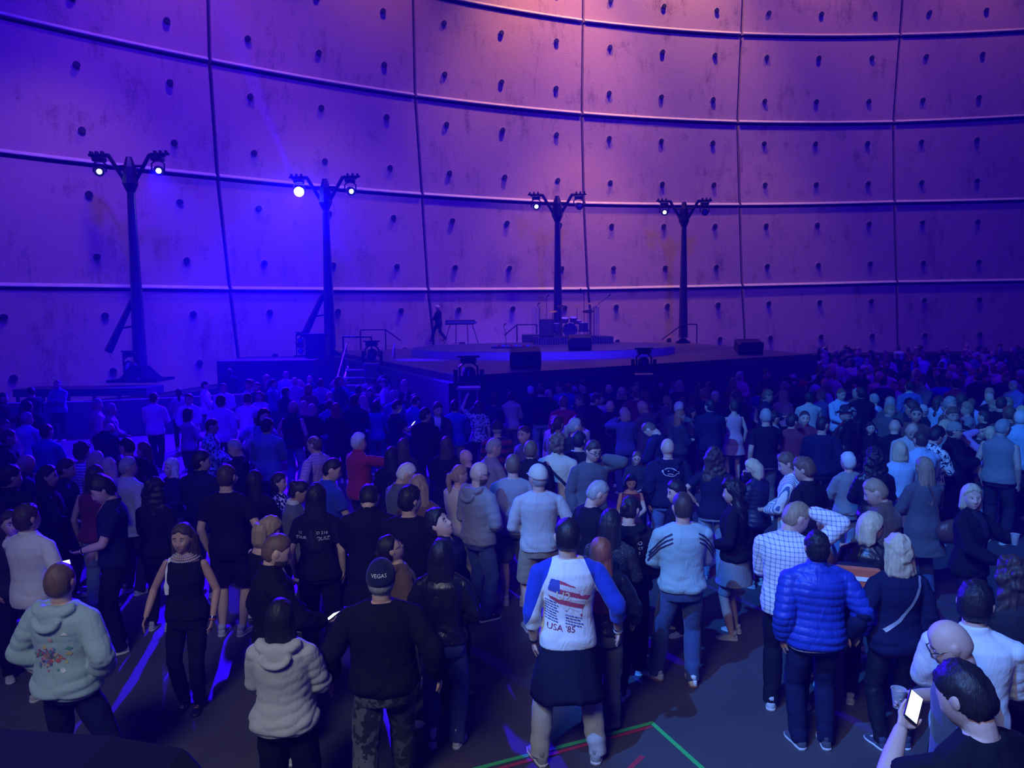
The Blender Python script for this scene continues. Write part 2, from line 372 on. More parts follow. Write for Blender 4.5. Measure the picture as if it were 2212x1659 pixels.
def limb(mb,A,B,r0,r1,mid=None,n=12,ext=.0):
    P=[A+(B-A)*t for t in (0,.25,.5,.75,1)]
    m=mid if mid else (r0+r1)/2
    rr=[r0,(r0+m)/2*1.01,m,(m+r1)/2,r1]; mb.tube(P,rr,n)
def _torso(mb,s,tab,grow,z0,z1,fat=1,belly=0,fy=1,p=2.2):
    zs=[r for r in tab if z0<r[0]<z1]; f=lambda z:[float(np.interp(z,[r[0] for r in tab],[r[k] for r in tab])) for k in(1,2,3)]
    rings=[]
    for z in [z0]+[r[0] for r in zs]+[z1]:
        a,b,c=f(z); g=grow(z) if callable(grow) else grow; bl=belly*math.exp(-((z-1.03)/.13)**2); k=fat if z<1.36 else 1+(fat-1)*.5
        rings.append((0,c+bl*.5,z,a*k+g+bl*.35,b*k+g*fy+bl*.55))
    V,F=lofted(rings,24,p); V=s['T'](np.array(V)); mb.add(V,F)
FP=dict(sex='m',fat=1.06,belly=0,hair='short',top='tee',bot='jeans',arms=('down','down'),stance='stand',lean=(0,0,0),head=(0,0,0),drop=0,shift=0,shoe='sneaker',res=.011,fine=False,face='',extra=(),low=0)
def build_meshes(p):
    """all part meshes of one figure, in body units (1.76 tall)"""
    s=skeleton(p); T,H,H2=s['T'],s['H'],s['H2']; sex=p['sex']; fat=p['fat']; tab=TM if sex=='m' else TF; af=(fat-1)*.5+(1 if sex=='m' else .86); out={}
    res=p['res']; seed=p.get('seed',1)
    # --- body
    mb=MB(); _torso(mb,s,tab,-.012,.80,1.47,fat,p['belly']*.8)
    mb.tube([T(A_(0,-.012,1.41)),T(A_(0,-.008,1.47)),H(A_(0,-.018,-.10)),H(A_(0,-.01,-.03))],[(.075,.062),(.060,.058),(.062 if sex=='m' else .050,)*2,(.058,.064)],14)
    for i in(0,1):
        S,E,W=s['S%d'%i],s['E%d'%i],s['W%d'%i]
        mb.ell(S-A_(0,0,.018),(.046*af,.046*af,.046*af),12); limb(mb,S-A_(0,0,.015),E,.043*af,.039*af,.046*af); limb(mb,E,W,.041*af,.026*af,.039*af); mb.ell(E,(.040*af,)*3,10)
        hand(mb,s,i,1.0 if sex=='m' else .9,not p['fine'] and res>.009)
        Hj,K,A=s['H%d'%i],s['K%d'%i],s['A%d'%i]; lf=(fat-1)*.6+1
        limb(mb,Hj,K,.070*lf,.050*lf,.074*lf); mb.ell(K,(.052*lf,)*3,10); limb(mb,K,A,.050*lf,.034,.053*lf); mb.tube([A,A+A_(0,.0,-.05),A+A_(0,.08,-.06)],[.035,.035,.026],8)
    D,Fh=headgrid(); Ph=headshape(D,sex); mb.add(H(Ph),Fh)
    for sg in(-1,1):
        for (c,r,ro) in(((sg*.083,-.006,.000),(.010,.020,.032),0),((sg*.090,-.014,.008),(.006,.015,.024),0)):
            V,F=ellipsoid(c,r,10,Matrix.Rotation(R(sg*-22),3,'Z')@Matrix.Rotation(R(-12),3,'X')); mb.add(H(np.array(V)),F)
    if p['hair']in('none',)and 0: pass
    V,F,N=remesh(mb,res,2 if res<.009 else 1)
    # face regions -> material slots (0 skin,1 hair colour,2 lips,3 eye dark)
    hc=H(A_(0,0,0)); L=(V-hc)@s['MH']; U=L/np.array(HD); cen=U[F].mean(1); x,y,z=cen.T; fm=np.zeros(len(F),int)
    near=(np.abs(x)<1.05)&(np.abs(z)<1.25)&(y>-1.3)&(y<1.5)
    fr=near&(y>.55)
    fm[fr&(np.abs(z+.50)<.062)&(np.abs(x)<.27-2.2*np.abs(z+.5))]=2
    fm[fr&(np.abs(z-.235+.12*(np.abs(x)-.35)**2*4)<.042)&(np.abs(np.abs(x)-.37)<.20)]=1
    fm[fr&(np.abs(z-.035)<.05)&(np.abs(np.abs(x)-.37)<.13)]=3
    if p['hair']in('buzz','bald','short','cap','recede'):
        zl=np.interp(y,[-1.2,-.5,-.15,.1,.35,.6,1],[-.62,-.58,-.30,-.02,.22,.45,.55])
        sc=near&(z>zl)&(np.abs(x)<1.02)
        if p['hair']in('bald','recede'): sc&=(z<(.40 if p['hair']=='recede' else -9))
        fm[sc]=1
    if 'beard' in p['face']: fm[near&(z<-.36)&(y>-.05)&(z>-1.15)&(fm==0)&~(fr&(np.abs(z+.40)<.04)&(np.abs(x)<.2))]=1
    if 'stache' in p['face']: fm[fr&(np.abs(z+.385)<.045)&(np.abs(x)<.30)]=1
    out['body']=(V,F,fm)
    # --- hair
    hs=p['hair']; hb=MB(); hn=(44,34) if res<.012 else (26,18)
    def shell(*a,**k):
        k.update(n=hn[0],m=hn[1],seed=seed); P,F=hairshell(*a,**k); hb.add(H(P),F)
    if hs=='short': shell(.085,0,rough=.10)
    elif hs=='crop': shell(.045,0,rough=.05)
    elif hs=='quiff': shell(.14,0,rough=.10,lift=.015)
    elif hs=='recede': shell(.05,0,rough=.03,recede=1.0)
    elif hs=='curlyshort': shell(.24,.1,rough=.28)
    elif hs=='bun':
        shell(.07,.0,rough=.03); hb.ell(H(A_(0,-.105,.03)),(.042,.038,.042),14)
    elif hs=='updo':
        shell(.10,.0,rough=.06); hb.ell(H(A_(0,-.09,.075)),(.055,.05,.045),14)
    elif hs=='pony':
        shell(.07,0,rough=.03); pts=[H(A_(0,-.095,.04)),H2(A_(0,-.135,.02)),H2(A_(0,-.145,-.06)),H2(A_(0,-.13,-.16)),H2(A_(0,-.12,-.26))]; hb.tube(pts,[.016,.034,.036,.03,.01],12)
    elif hs in('long','wavy','straight','longer'):
        shell(.10,.2,rough=.03); LL={'long':.36,'wavy':.33,'straight':.42,'longer':.50}[hs]; V2,F2=curtain(LL,1.28 if hs=='wavy' else 1.04,.55 if hs=='wavy' else .08,seed); hb.add(H2(V2),F2)
    elif hs=='curly':
        shell(.20,.3,rough=.22); V2,F2=curtain(.30,1.38,1.0,seed); hb.add(H2(V2),F2)
    elif hs=='bob':
        shell(.13,.3,rough=.05); V2,F2=curtain(.15,1.10,.25,seed,.8); hb.add(H2(V2),F2)
    elif hs=='bobwavy':
        shell(.17,.3,rough=.14); V2,F2=curtain(.20,1.22,.9,seed,.9); hb.add(H2(V2),F2)
    elif hs=='pixie': shell(.12,.15,rough=.12)
    if hs=='cap' or 'hair_back' in p['extra']: shell(.03,.25,rough=.03)
    if hb.V:
        if hs in('long','wavy','straight','longer','curly','bob','bobwavy','pony','curlyshort','updo','bun') :
            V,F,N=remesh(hb,max(res*1.05,.008),2); U=V-hc
            st=wnoise(V,46,seed,6,(1,1,.16)); cu=wnoise(V,26,seed+3,6) if hs in('curly','curlyshort','bobwavy') else 0
            V=V+N*(st*.0028+cu*(.011 if hs!='bobwavy' else .005))[:,None]
            out['hair']=(V,F,None)
        else: out['hair']=(np.concatenate(hb.V),hb.F,None)
    if hs=='cap':
        D,F=headgrid(36,24); P=headshape(D,face=False); k=(1.10+.03*D[:,2]); P=P*k[:,None]; P[:,2]=np.maximum(P[:,2],.022-.02*(D[:,1]<0)); P[:,2]+=.006
        cb=MB(); cb.add(H(P),F); sgn=-1 if 'capback' in p['extra'] else 1
        if sgn>0:
            q=[]; 
            pts=[(-.06,.075,.03),(-.05,.13,.024),(0,.16,.02),(.05,.13,.024),(.06,.075,.03)]
            up=[(a,b,c+.006) for a,b,c in pts]; cb.add(H(np.array(pts+up)),[(4,3,2,1,0),(5,6,7,8,9)]+[(i,i+1,6+i,5+i) for i in range(4)])
        cb.add(*(lambda e:(H(np.array(e[0])),e[1]))(ellipsoid((0,0,.139),(.007,.007,.005),8)))
        out['cap']=(np.concatenate(cb.V),cb.F,None)
    if hs=='hat':
        cb=MB(); shell(.05,0); pr=[(.001,.150),(.045,.155),(.068,.135),(.080,.09),(.090,.045),(.15,.030),(.152,.024),(.088,.030),(.001,.030)]
        V,F=MB().lathe(pr).V[0],None; t=MB().lathe(pr,n=28); V=t.V[0]*A_(1,1.12,1); V[:,2]+=np.abs(V[:,0])*.15*(np.abs(V[:,0])>.09)
        out['hat']=(H(V),t.F,[1 if False else 0]*len(t.F)); out['hair']=(np.concatenate(hb.V),hb.F,None)
    # --- trousers / skirt
    bot=p['bot']; fm=None
    if bot!='none':
        mb=MB(); g=.012; wd={'skinny':.004,'jeans':.013,'loose':.022,'wide':.03,'shorts':.024,'skirt':.02,'dress':.02}[bot]
        rings=[]; offv=A_(p['shift'],0,-p['drop'])
        f=lambda z:[float(np.interp(z,[r[0] for r in tab],[r[k] for r in tab])) for k in(1,2,3)]
        seat=p['stance']=='sit'
        for z in(.80 if not seat else .84,.86,.93,1.0,1.035): a,b,c=f(z); bl=p['belly']*.5 if z>.9 else 0; rings.append((0,c+bl*.3,z,a*fat+g*.8+bl*.3,b*fat+g*.8+bl*.4))
        V,F=lofted(rings,24,2.2); mb.add(np.array(V)+offv,F)
        for i in(0,1):
            Hj,K,A=s['H%d'%i],s['K%d'%i],s['A%d'%i]; lf=(fat-1)*.7+1; end=A+unit(K-A)*(-.042)
            if bot=='shorts': limb(mb,Hj,K+(Hj-K)*.05,.098*lf+wd*.3,.078*lf+wd,.09*lf+wd*.7); continue
            if bot in('skirt','dress'): limb(mb,Hj,K,.09,.06); continue
            limb(mb,Hj,K,.076*lf+wd*.3,.060*lf+wd,.082*lf+wd*.6,14); mb.ell(K,(.062*lf+wd,)*3,12)
            if bot=='wide': mb.tube([K,(K+A)/2,end],[.07*lf+.012,.085,.112],14)
            else: limb(mb,K,end,.060*lf+wd,(.042 if bot=='skinny' else .054)+wd*.6,.062*lf+wd*.8,14)
        if bot in('skirt','dress'): V,F=lofted([(0,0,.62 if bot=='skirt' else .56,.25,.20),(0,0,.75,.22,.17),(0,0,.9,.19,.14),(0,0,1.0,.16,.12)],24); mb.add(np.array(V)+offv,F)
        V,F,N=remesh(mb,max(res*1.15,.010),2)
        st=wnoise(V,14,seed+5,7,(1,1,1.6)); kz=np.clip(np.exp(-((V[:,2]-.12)/.1)**2)+.5*np.exp(-((V[:,2]-.48)/.1)**2)+.25,0,1)
        V=V+N*(st*.0055*kz)[:,None]; out['trousers' if bot in('skinny','jeans','loose','wide') else ('shorts' if bot=='shorts' else 'skirt')]=(V,F,None)
    # --- shoes
    for i in(0,1):
        A=s['A%d'%i]; mb=MB(); a=s['fr%d'%i]; M=rz_(a)@rx_(-.5 if s['up%d'%i] else 0); bo=p['shoe']
        base=A+A_(0,0,-.085)
        prof=[(-.075,.018,.055),(-.06,.034,.072),(-.02,.037,.080),(.03,.036,.070),(.08,.044,.052),(.13,.046,.042),(.165,.034,.034),(.178,.016,.026)]
        V=[];n=12
        for yy,w,hh in prof:
            for k in range(n):
                t=2*PI*k/n; c,q=math.cos(t),math.sin(t); V.append((w*math.copysign(abs(c)**.7,c),yy,max(0,hh/2*(1+math.copysign(abs(q)**.6,q)))))
        F=[(j*n+(k+1)%n,j*n+k,(j+1)*n+k,(j+1)*n+(k+1)%n) for j in range(len(prof)-1) for k in range(n)]
        F.append(tuple(range(n))); F.append(tuple((len(prof)-1)*n+k for k in range(n-1,-1,-1)))
        nF=len(F); mb.add(V,F)
        sole=[(x*1.07,y_*1.02,z_) for (x,y_) in [(v[0],v[1]) for v in []] for z_ in ()]
        mb.mi=1; out_=[(.0,-.082),(.032,-.07),(.041,-.02),(.040,.03),(.050,.09),(.050,.13),(.036,.170),(.0,.188)]
        poly=out_+[(-x,y_) for x,y_ in out_[-2:0:-1]]; mb.prism(poly[::-1],0,.022 if bo!='hightop' else .028)
        mb.mi=0
        top=.10 if bo in('sneaker','shoe') else (.19 if bo=='hightop' else .26)
        mb.tube([A_(0,-.03,.05),A_(0,-.028,.09),A_(0,-.02,top)],[.036,.038,.042],12)
        if p['fine']:
            mb.mi=1
            for q in range(4): mb.tube([A_(-.022,.035+q*.02,.072-q*.007),A_(0,.035+q*.02,.080-q*.007),A_(.022,.035+q*.02,.072-q*.007)],.0035,5)
        V=np.concatenate(mb.V)*(1.0 if sex=='m' else .88); V=V@M.T+base+(A_(0,0,.03) if s['up%d'%i] else 0); out['shoe%d'%i]=(V,mb.F,mb.M)
    # --- top
    top=p['top']; 
    if top!='none':
        mb=MB(); st=dict(tee=(.014,.84,'short'),polo=(.014,.86,'short'),long=(.018,.87,'long'),sweater=(.026,.88,'long'),hoodie=(.034,.84,'long'),jacket=(.030,.80,'long'),puffer=(.036,.83,'long'),
            blazer=(.024,.76,'long'),coat=(.030,.60,'long'),shirt=(.018,.82,'long'),tank=(.008,.88,'none'),dress=(.010,.62,'none'),threeq=(.016,.86,'threeq'),vest=(.030,.86,'none'),crop=(.012,.97,'long'),leather=(.026,.92,'long'))[top]
        g,hem,slv=st; belly=p['belly']
        def grow(z): 
            e=g*(1.0 if z>1.0 else 1.15)
            if top in('hoodie','sweater','puffer','jacket','long')and z<hem+.03: e=g*.65
            if top in('hoodie','sweater')and hem+.03<=z<hem+.12: e=g*1.35
            if z<1.04 and top!='crop': e=max(e,.021)
            if top in('coat','dress') and z<.85: e=g+(.85-z)*.22
            if top=='blazer' and z<.9: e=g+(.9-z)*.15
            return e
        tb=[(hem-.001,)+tuple(tab[1][1:])]+list(tab) if hem<.80 else tab
        if hem<.80: tb=[(hem,tab[1][1],tab[1][2],0),(.72,tab[1][1],tab[1][2],0)]+list(tab)
        ztop=1.47 if top not in('tank','dress') else 1.40
        zs=sorted(set([hem+.03,hem+.08]+[r[0] for r in tb if hem<r[0]<ztop]))
        f=lambda z:[float(np.interp(z,[r[0] for r in tb],[r[k] for r in tb])) for k in(1,2,3)]
        rings=[]
        for z in [hem]+zs+[ztop]:
            a,b,c=f(z); bl=belly*math.exp(-((z-1.03)/.15)**2); k=fat if z<1.36 else 1+(fat-1)*.5; e=grow(z)*(1 if z<1.42 else .5)
            rings.append((0,c+bl*.5,z,a*k+e+bl*.35,b*k+e+bl*.6))
        V,F=lofted(rings,28,2.25); mb.add(T(np.array(V)),F)
        for i in(0,1):
            S,E,W=s['S%d'%i],s['E%d'%i],s['W%d'%i]; d=unit(W-E)
            if slv=='none':
                if top=='tank' or top=='dress': mb.tube([T(A_((-1,1)[i]*.09,-.075,1.36)),T(A_((-1,1)[i]*.095,-.04,1.45)),T(A_((-1,1)[i]*.09,.06,1.36))],.016,8)
                continue
            mb.ell(S-A_(0,0,.012),(.050*af+g*.8,.050*af+g*.8,.050*af+g*.6),14); mb.tube([T(A_((-1,1)[i]*.055,-.012,1.435)),T(A_((-1,1)[i]*.11,-.012,1.412)),S-A_((-1,1)[i]*.005,0,.012)],[.046+g*.5,.047*af+g*.6,.047*af+g*.7],12)
            if slv=='short': limb(mb,S,S+(E-S)*.70,.048*af+g*.8,.056*af+g*1.1,.053*af+g,14)
            else:
                limb(mb,S,E,.047*af+g*.8,.044*af+g,.049*af+g,14); mb.ell(E,(.046*af+g,)*3,12)
                if slv=='threeq': limb(mb,E,E+(W-E)*.45,.045*af+g,.040*af+g,None,14)
                else:
                    limb(mb,E,W-d*.03,.045*af+g,.033*af+g,.045*af+g*1.1,14); mb.tube([W-d*.04,W-d*.003],[.030*af+g*.55]*2,12)
        if top in('hoodie',):   # hood lying on the upper back
            hy=[]; 
            for a in np.linspace(-1.0,1.0,9): hy.append(T(A_(.125*math.sin(a*1.9),-.035-.085*math.cos(a*1.45),1.50-.065*math.cos(a*1.3))))
            mb.tube(hy,[(.030,.022)]+[(.045,.034)]*7+[(.030,.022)],12)
            mb.add(*(lambda e:(T(np.array(e[0])),e[1]))(ellipsoid((0,-.115,1.40),(.115,.050,.085),16)))
            if p['fine']: mb.tube([T(A_(.10*math.sin(a),-.15-.02*math.cos(a),1.41-.075*math.cos(a))) for a in np.linspace(-1.5,1.5,9)],.020,8)
        elif top in('jacket','puffer','coat','leather','vest','blazer','shirt','polo'):
            hc_=.03 if top in('blazer','shirt','polo') else .05
            pts=[T(A_(.066*math.sin(a),-.01-.064*math.cos(a),1.475+.006*math.cos(a))) for a in np.linspace(-2.6,2.6,13)]; mb.tube(pts,[(.016,hc_)]*13,8)
        elif top in('tee','sweater','long','threeq'):
            pts=[T(A_(.072*math.sin(a),-.005-.068*math.cos(a),1.462-.010*(1-math.cos(a))*.8)) for a in np.linspace(0,2*PI,17)]; mb.tube(pts,.011,8)
        V,F,N=remesh(mb,max(res*1.1,.0095),2)
        Lc=(V-s['T'](A_(0,0,0)))@s['M']   # torso-local coordinates
        z=Lc[:,2]
        amp={'tee':.006,'polo':.006,'long':.007,'sweater':.0075,'hoodie':.009,'jacket':.008,'puffer':.004,'blazer':.005,'coat':.006,'shirt':.007,'tank':.003,'dress':.004,'threeq':.004,'vest':.005,'crop':.004,'leather':.008}[top]
        w=wnoise(V,9,seed+9,7,(1,1,1.7)); w=np.abs(w)-.5; el=sum(np.exp(-(np.linalg.norm(V-s['E%d'%i],axis=1)/.13)**2) for i in(0,1)); low=np.exp(-((z-hem-.07)/.12)**2)
        V=V+N*(w*amp*(.5+.9*el+.8*low))[:,None]
        if top=='puffer':
            q=np.zeros(len(V)); arm=np.minimum(*[np.linalg.norm(np.cross(V-s['S%d'%i],unit(s['W%d'%i]-s['S%d'%i])),axis=1) for i in(0,1)])
            q=np.abs(np.sin(z*PI/.060+.5*np.sin(Lc[:,0]*9)))**.6; V=V+N*((q-.5)*.0085)[:,None]
        # material slots: 1 = inner layer / trim seen in an open front, hem or collar
        Lf=Lc[F].mean(1); fm=np.zeros(len(F),int); xx,yy,zz=Lf.T
        if 'open' in p['extra'] or top=='blazer':
            vw=np.interp(zz,[.6,1.02,1.10,1.46],[.10 if 'open' in p['extra'] else 0,.06 if 'open' in p['extra'] else .0,.03,.07]); fm[(yy>.04)&(np.abs(xx)<vw)&(zz<1.5)]=1
        if top=='polo': fm[(yy>.04)&(np.abs(xx)<np.interp(zz,[1.30,1.47],[0,.05]))&(zz>1.3)]=2
        if 'hemshirt' in p['extra']: fm[zz<hem+.014]=1
        if 'collar' in p['extra']: fm[(zz>1.475)&(np.abs(xx)<.12)]=1
        if 'vneck' in p['extra']: fm[(yy>.03)&(np.abs(xx)<np.interp(zz,[1.32,1.47],[0,.07]))&(zz>1.32)]=2
        if 'lowback' in p['extra']: fm[(yy<0)&(zz>1.28)&(zz<1.5)]=2
        if 'yoke' in p['extra']: fm[(zz>1.33)|(np.abs(xx)>.21)]=1
        if top=='vest':fm[:]=0
        out['top']=(V,F,fm)
    out['_s']=s
    return out
TOPNAME=dict(tee='t_shirt',polo='polo_shirt',long='long_sleeved_shirt',sweater='sweater',hoodie='hooded_sweatshirt',jacket='jacket',puffer='quilted_jacket',blazer='blazer',coat='coat',shirt='shirt',tank='vest_top',dress='dress',threeq='baseball_shirt',vest='body_warmer',crop='cropped_top',leather='leather_jacket')
CACHE={}
def glassmesh(s,h=1):
    mb=MB(); H=s['H']
    for sg in(-1,1):
        mb.tube([H(A_(sg*.032+.024*math.cos(a),.106,.002+.018*math.sin(a))) for a in np.linspace(0,2*PI,17)],.0028,6)
        mb.tube([H(A_(sg*.056,.105,.006)),H(A_(sg*.080,.07,.008)),H(A_(sg*.083,-.005,.006))],.0026,6)
    mb.tube([H(A_(-.008,.107,.006)),H(A_(.008,.107,.006))],.0026,6)
    return mb
def person(hx,hy,label,h=1.75,yaw=0,base=0,skn=0,haircol=(.05,.03,.02),tc=(.1,.1,.1),tk='plain',tc2=(.5,.5,.5),bc=(.03,.03,.05),bk='plain',sc=((.5,.5,.5),(.6,.6,.6)),group=None,pos=None,share=False,name='person',**k):
    p=dict(FP); p.update(k)
    P=pos if pos is not None else at_z(hx,hy,base+h)
    key=None
    if share:
        key=tuple(sorted((a,b) for a,b in p.items() if a not in('seed',)))
    if key and key in CACHE: me,s=CACHE[key]
    else:
        o=build_meshes(p); s=o.pop('_s'); me={}
        for n_,(V,F,fm) in o.items():
            ns={'body':4,'top':3}.get(n_,2 if n_.startswith('shoe') else 1)
            me[n_]=newmesh(n_,V,F,[simple('blank',(.5,.5,.5))]*ns,fm)
        if key: CACHE[key]=(me,s)
    root=link(name,me['body']); root.location=(P.x,P.y,base); root.rotation_euler=(0,0,R(yaw)); k_=h/1.75; root.scale=(k_,k_,k_)
    hm=hairmat(haircol); sk=skin(skn)
    lips=simple('lips_%d'%skn,[(.50,.20,.18),(.36,.14,.11),(.2,.08,.07)][skn],.5); eye=simple('eye_dark',(.03,.02,.02),.2)
    def setm(ob,ms):
        for i,m in enumerate(ms):
            if i<len(ob.material_slots): ob.material_slots[i].link='OBJECT'; ob.material_slots[i].material=m
    setm(root,[sk,hm,lips,eye]); tag(root,label,'person',group)
    ch={}
    tmat=cloth(tc,tk if p['top'] not in('leather','puffer') or tk!='plain' else p['top'],tc2)
    for n_,m_ in me.items():
        if n_=='body': continue
        nm={'top':TOPNAME.get(p['top'],'shirt'),'shoe0':'shoe','shoe1':'shoe'}.get(n_,n_)
        c=link(nm,m_,root); ch[n_]=c
        if n_=='hair': setm(c,[hm])
        elif n_=='top': setm(c,[tmat,cloth(tc2),sk])
        elif n_ in('trousers','shorts','skirt'): setm(c,[cloth(bc,bk if bk!='plain' else 'plain',(.02,.02,.02))])
        elif n_.startswith('shoe'): setm(c,[cloth(sc[0],'leather' if p['shoe'] in('boot','shoe') else 'plain'),simple('sole_%s'%(sc[1],),sc[1],.7)])
        elif n_ in('cap','hat'): setm(c,[cloth(p.get('capcol',(.03,.03,.05)))])
    if 'glasses' in p['extra']:
        g=glassmesh(s); link('glasses',g.mesh('glasses',simple('frame_black',(.02,.02,.02),.3)),root)
    if 'mask' in p['extra']:
        D,F=headgrid(36,24); Q=headshape(D,p['sex']); kk=np.where((D[:,1]>.25)&(D[:,2]<-.12)&(D[:,2]>-.95),1.09,.86); Q=Q*kk[:,None]
        link('face_mask',newmesh('face_mask',s['H'](Q),F,[cloth((.02,.02,.03))]),root)
    if p['fine'] and p.get('eyes'):
        for sg in(-1,1):
            mb=MB(); V,F=ellipsoid((sg*.031,.0775,.004),(.0125,.0125,.0085),14); mb.add(s['H'](np.array(V)),F); mb.mi=1
            V,F=ellipsoid((sg*.031,.0845,.004),(.0064,.0064,.0064),10); mb.add(s['H'](np.array(V)),F); link('eye',mb.mesh('eye',[simple('eye_white',(.42,.4,.4),.25),simple('eye_dark',(.03,.02,.02),.2)],True),root)
    root['_h']=h
    return root,s,ch
# ---- flat prints laid on a garment
def decal(root,part,items,name='print',off=.004,side=-1,T=None):
    """items: list of (material, verts2d [(x,z)], faces) in body units; projected along y from the back (-1) or front (+1)"""
    me=part.data; bv=BVHTree.FromPolygons([v.co[:] for v in me.vertices],[p.vertices[:] for p in me.polygons])
    mb=MB(); mats=[]
    for m,V2,F in items:
        if m not in mats: mats.append(m)
        mb.mi=mats.index(m); V=[]; ok=[]
        for x,z in V2:
            hit=bv.ray_cast(Vector((x,side*1.0,z)),Vector((0,-side,0)))
            if hit[0] is None: V.append((x,0,z)); ok.append(False)
            else: V.append(tuple(hit[0]+Vector((0,side*off,0)))); ok.append(True)
        F=[f for f in F if all(ok[i] for i in f)]
        if F: mb.add(V,F)
    if not mb.V: return None
    return mb.build(name,mats,root)
def grid_poly(poly,step=.006):
    """fill a polygon with small cells so that it can follow folds"""
    xs=[p[0] for p in poly]; zs=[p[1] for p in poly]; V=[];F=[];idx={}
    def inside(x,z):
        c=False;n=len(poly)
        for i in range(n):
            x1,z1=poly[i]; x2,z2=poly[(i+1)%n]
            if (z1>z)!=(z2>z) and x<(x2-x1)*(z-z1)/(z2-z1)+x1: c=not c
        return c
    nx=int((max(xs)-min(xs))/step)+1; nz=int((max(zs)-min(zs))/step)+1
    for i in range(nx):
        for j in range(nz):
            x=min(xs)+i*step; z=min(zs)+j*step
            if inside(x+step/2,z+step/2):
                q=[]
                for a,b in((0,0),(1,0),(1,1),(0,1)):
                    k=(i+a,j+b)
                    if k not in idx: idx[k]=len(V); V.append((x+a*step,z+b*step))
                    q.append(idx[k])
                F.append(tuple(q))
    return V,F
def text_poly(txt,x,z,size,shear=0,rot=0,mirror=False):
    cu=bpy.data.curves.new('t','FONT'); cu.body=txt; cu.size=size; cu.align_x='CENTER'; cu.align_y='CENTER'; cu.shear=shear; cu.resolution_u=2
    ob=bpy.data.objects.new('t',cu); COL.objects.link(ob); dg=bpy.context.evaluated_depsgraph_get(); me=bpy.data.meshes.new_from_object(ob.evaluated_get(dg))
    c,s=math.cos(rot),math.sin(rot); sg=-1 if mirror else 1
    V=[(x+sg*(v.co.x*c-v.co.y*s),z+v.co.x*s+v.co.y*c) for v in me.vertices]; F=[tuple(p.vertices) for p in me.polygons]
    bpy.data.objects.remove(ob); bpy.data.curves.remove(cu); bpy.data.meshes.remove(me); return V,F
def stroke(pts,w):
    V=[];F=[];P=[Vector(q) for q in pts]
    Q=[]
    for a,b in zip(P[:-1],P[1:]):
        n=max(1,int((b-a).length/.012)); Q+=[a+(b-a)*(i/n) for i in range(n)]
    Q.append(P[-1])
    for i,q in enumerate(Q):
        d=(Q[min(i+1,len(Q)-1)]-Q[max(i-1,0)]).normalized(); nrm=Vector((-d.y,d.x)); V+= [tuple(q-nrm*w/2),tuple(q+nrm*w/2)]
    return V,[(2*i,2*i+2,2*i+3,2*i+1) for i in range(len(Q)-1)]
# ---------------------------------------------------------------- the hall
WC=(22.2,-12.5); WR=56.2
def wall_hit(x,y,Rr=WR):
    d=ray(x,y); a=d.x*d.x+d.y*d.y; b=-2*(d.x*WC[0]+d.y*WC[1]); c=WC[0]**2+WC[1]**2-Rr*Rr
    t=(-b+math.sqrt(b*b-4*a*c))/(2*a); p=CAM+d*t; return math.atan2(p.x-WC[0],p.y-WC[1]),p.z
def wp(th,z,r=WR): return Vector((WC[0]+r*math.sin(th),WC[1]+r*math.cos(th),z))
VS=[[(450,0),(453,132),(470,383),(497,626),(520,810)],[(893,0),(897,208),(912,422),(925,628),(937,730)],[(1260,0),(1257,247),(1261,441),(1270,627),(1276,680)],
[(1605,0),(1593,265),(1598,444),(1603,619),(1610,740)],[(1950,0),(1930,265),(1932,438),(1937,611),(1940,750)]]
HS=[[(0,619),(250,622),(497,626),(925,628),(1268,626),(1600,619),(1935,611),(2212,607)],[(0,330),(470,383),(910,422),(1260,441),(1598,444),(1932,438),(2212,432)],
[(0,33),(453,132),(897,208),(1258,247),(1593,265),(1930,265),(2212,252)],[(893,-18),(1262,47),(1602,75),(1945,77),(2212,66)]]
def _fit(): # seam azimuth at each seam row, seam height at each column
    V=[[wall_hit(*q) for q in v] for v in VS]; H=[[wall_hit(*q) for q in h] for h in HS]
    thc=[sum(t for t,z in v)/len(v) for v in V]; dth=(thc[4]-thc[0])/4
    hz=[]
    for r,h in enumerate(H):
        ts=[t for t,z in h]; zs=[z for t,z in h]; hz.append((ts,zs))
    def seam_z(r,th):
        if r==0: # foot of the panels
            return float(np.interp(th,[wall_hit(0,870)[0],wall_hit(340,843)[0],wall_hit(520,815)[0],wall_hit(1200,757)[0],wall_hit(1900,757)[0]],[.35,.5,.85,1.1,1.15]))
        if r<=4: return float(np.interp(th,*hz[r-1])) 
        return float(np.interp(th,*hz[3]))+(r-4)*4.8
    def seam_t(c,z):
        # c = seam number, 1..5 traced
        k=min(max(c,1),5); v=sorted([(z_,t) for t,z_ in V[k-1]]); t=float(np.interp(z,[a for a,b in v],[b for a,b in v])); return t+(c-k)*(dth if c>k else (V[1][3][0]-V[0][3][0])*1.05)
    return seam_z,seam_t
seam_z,seam_t=_fit()
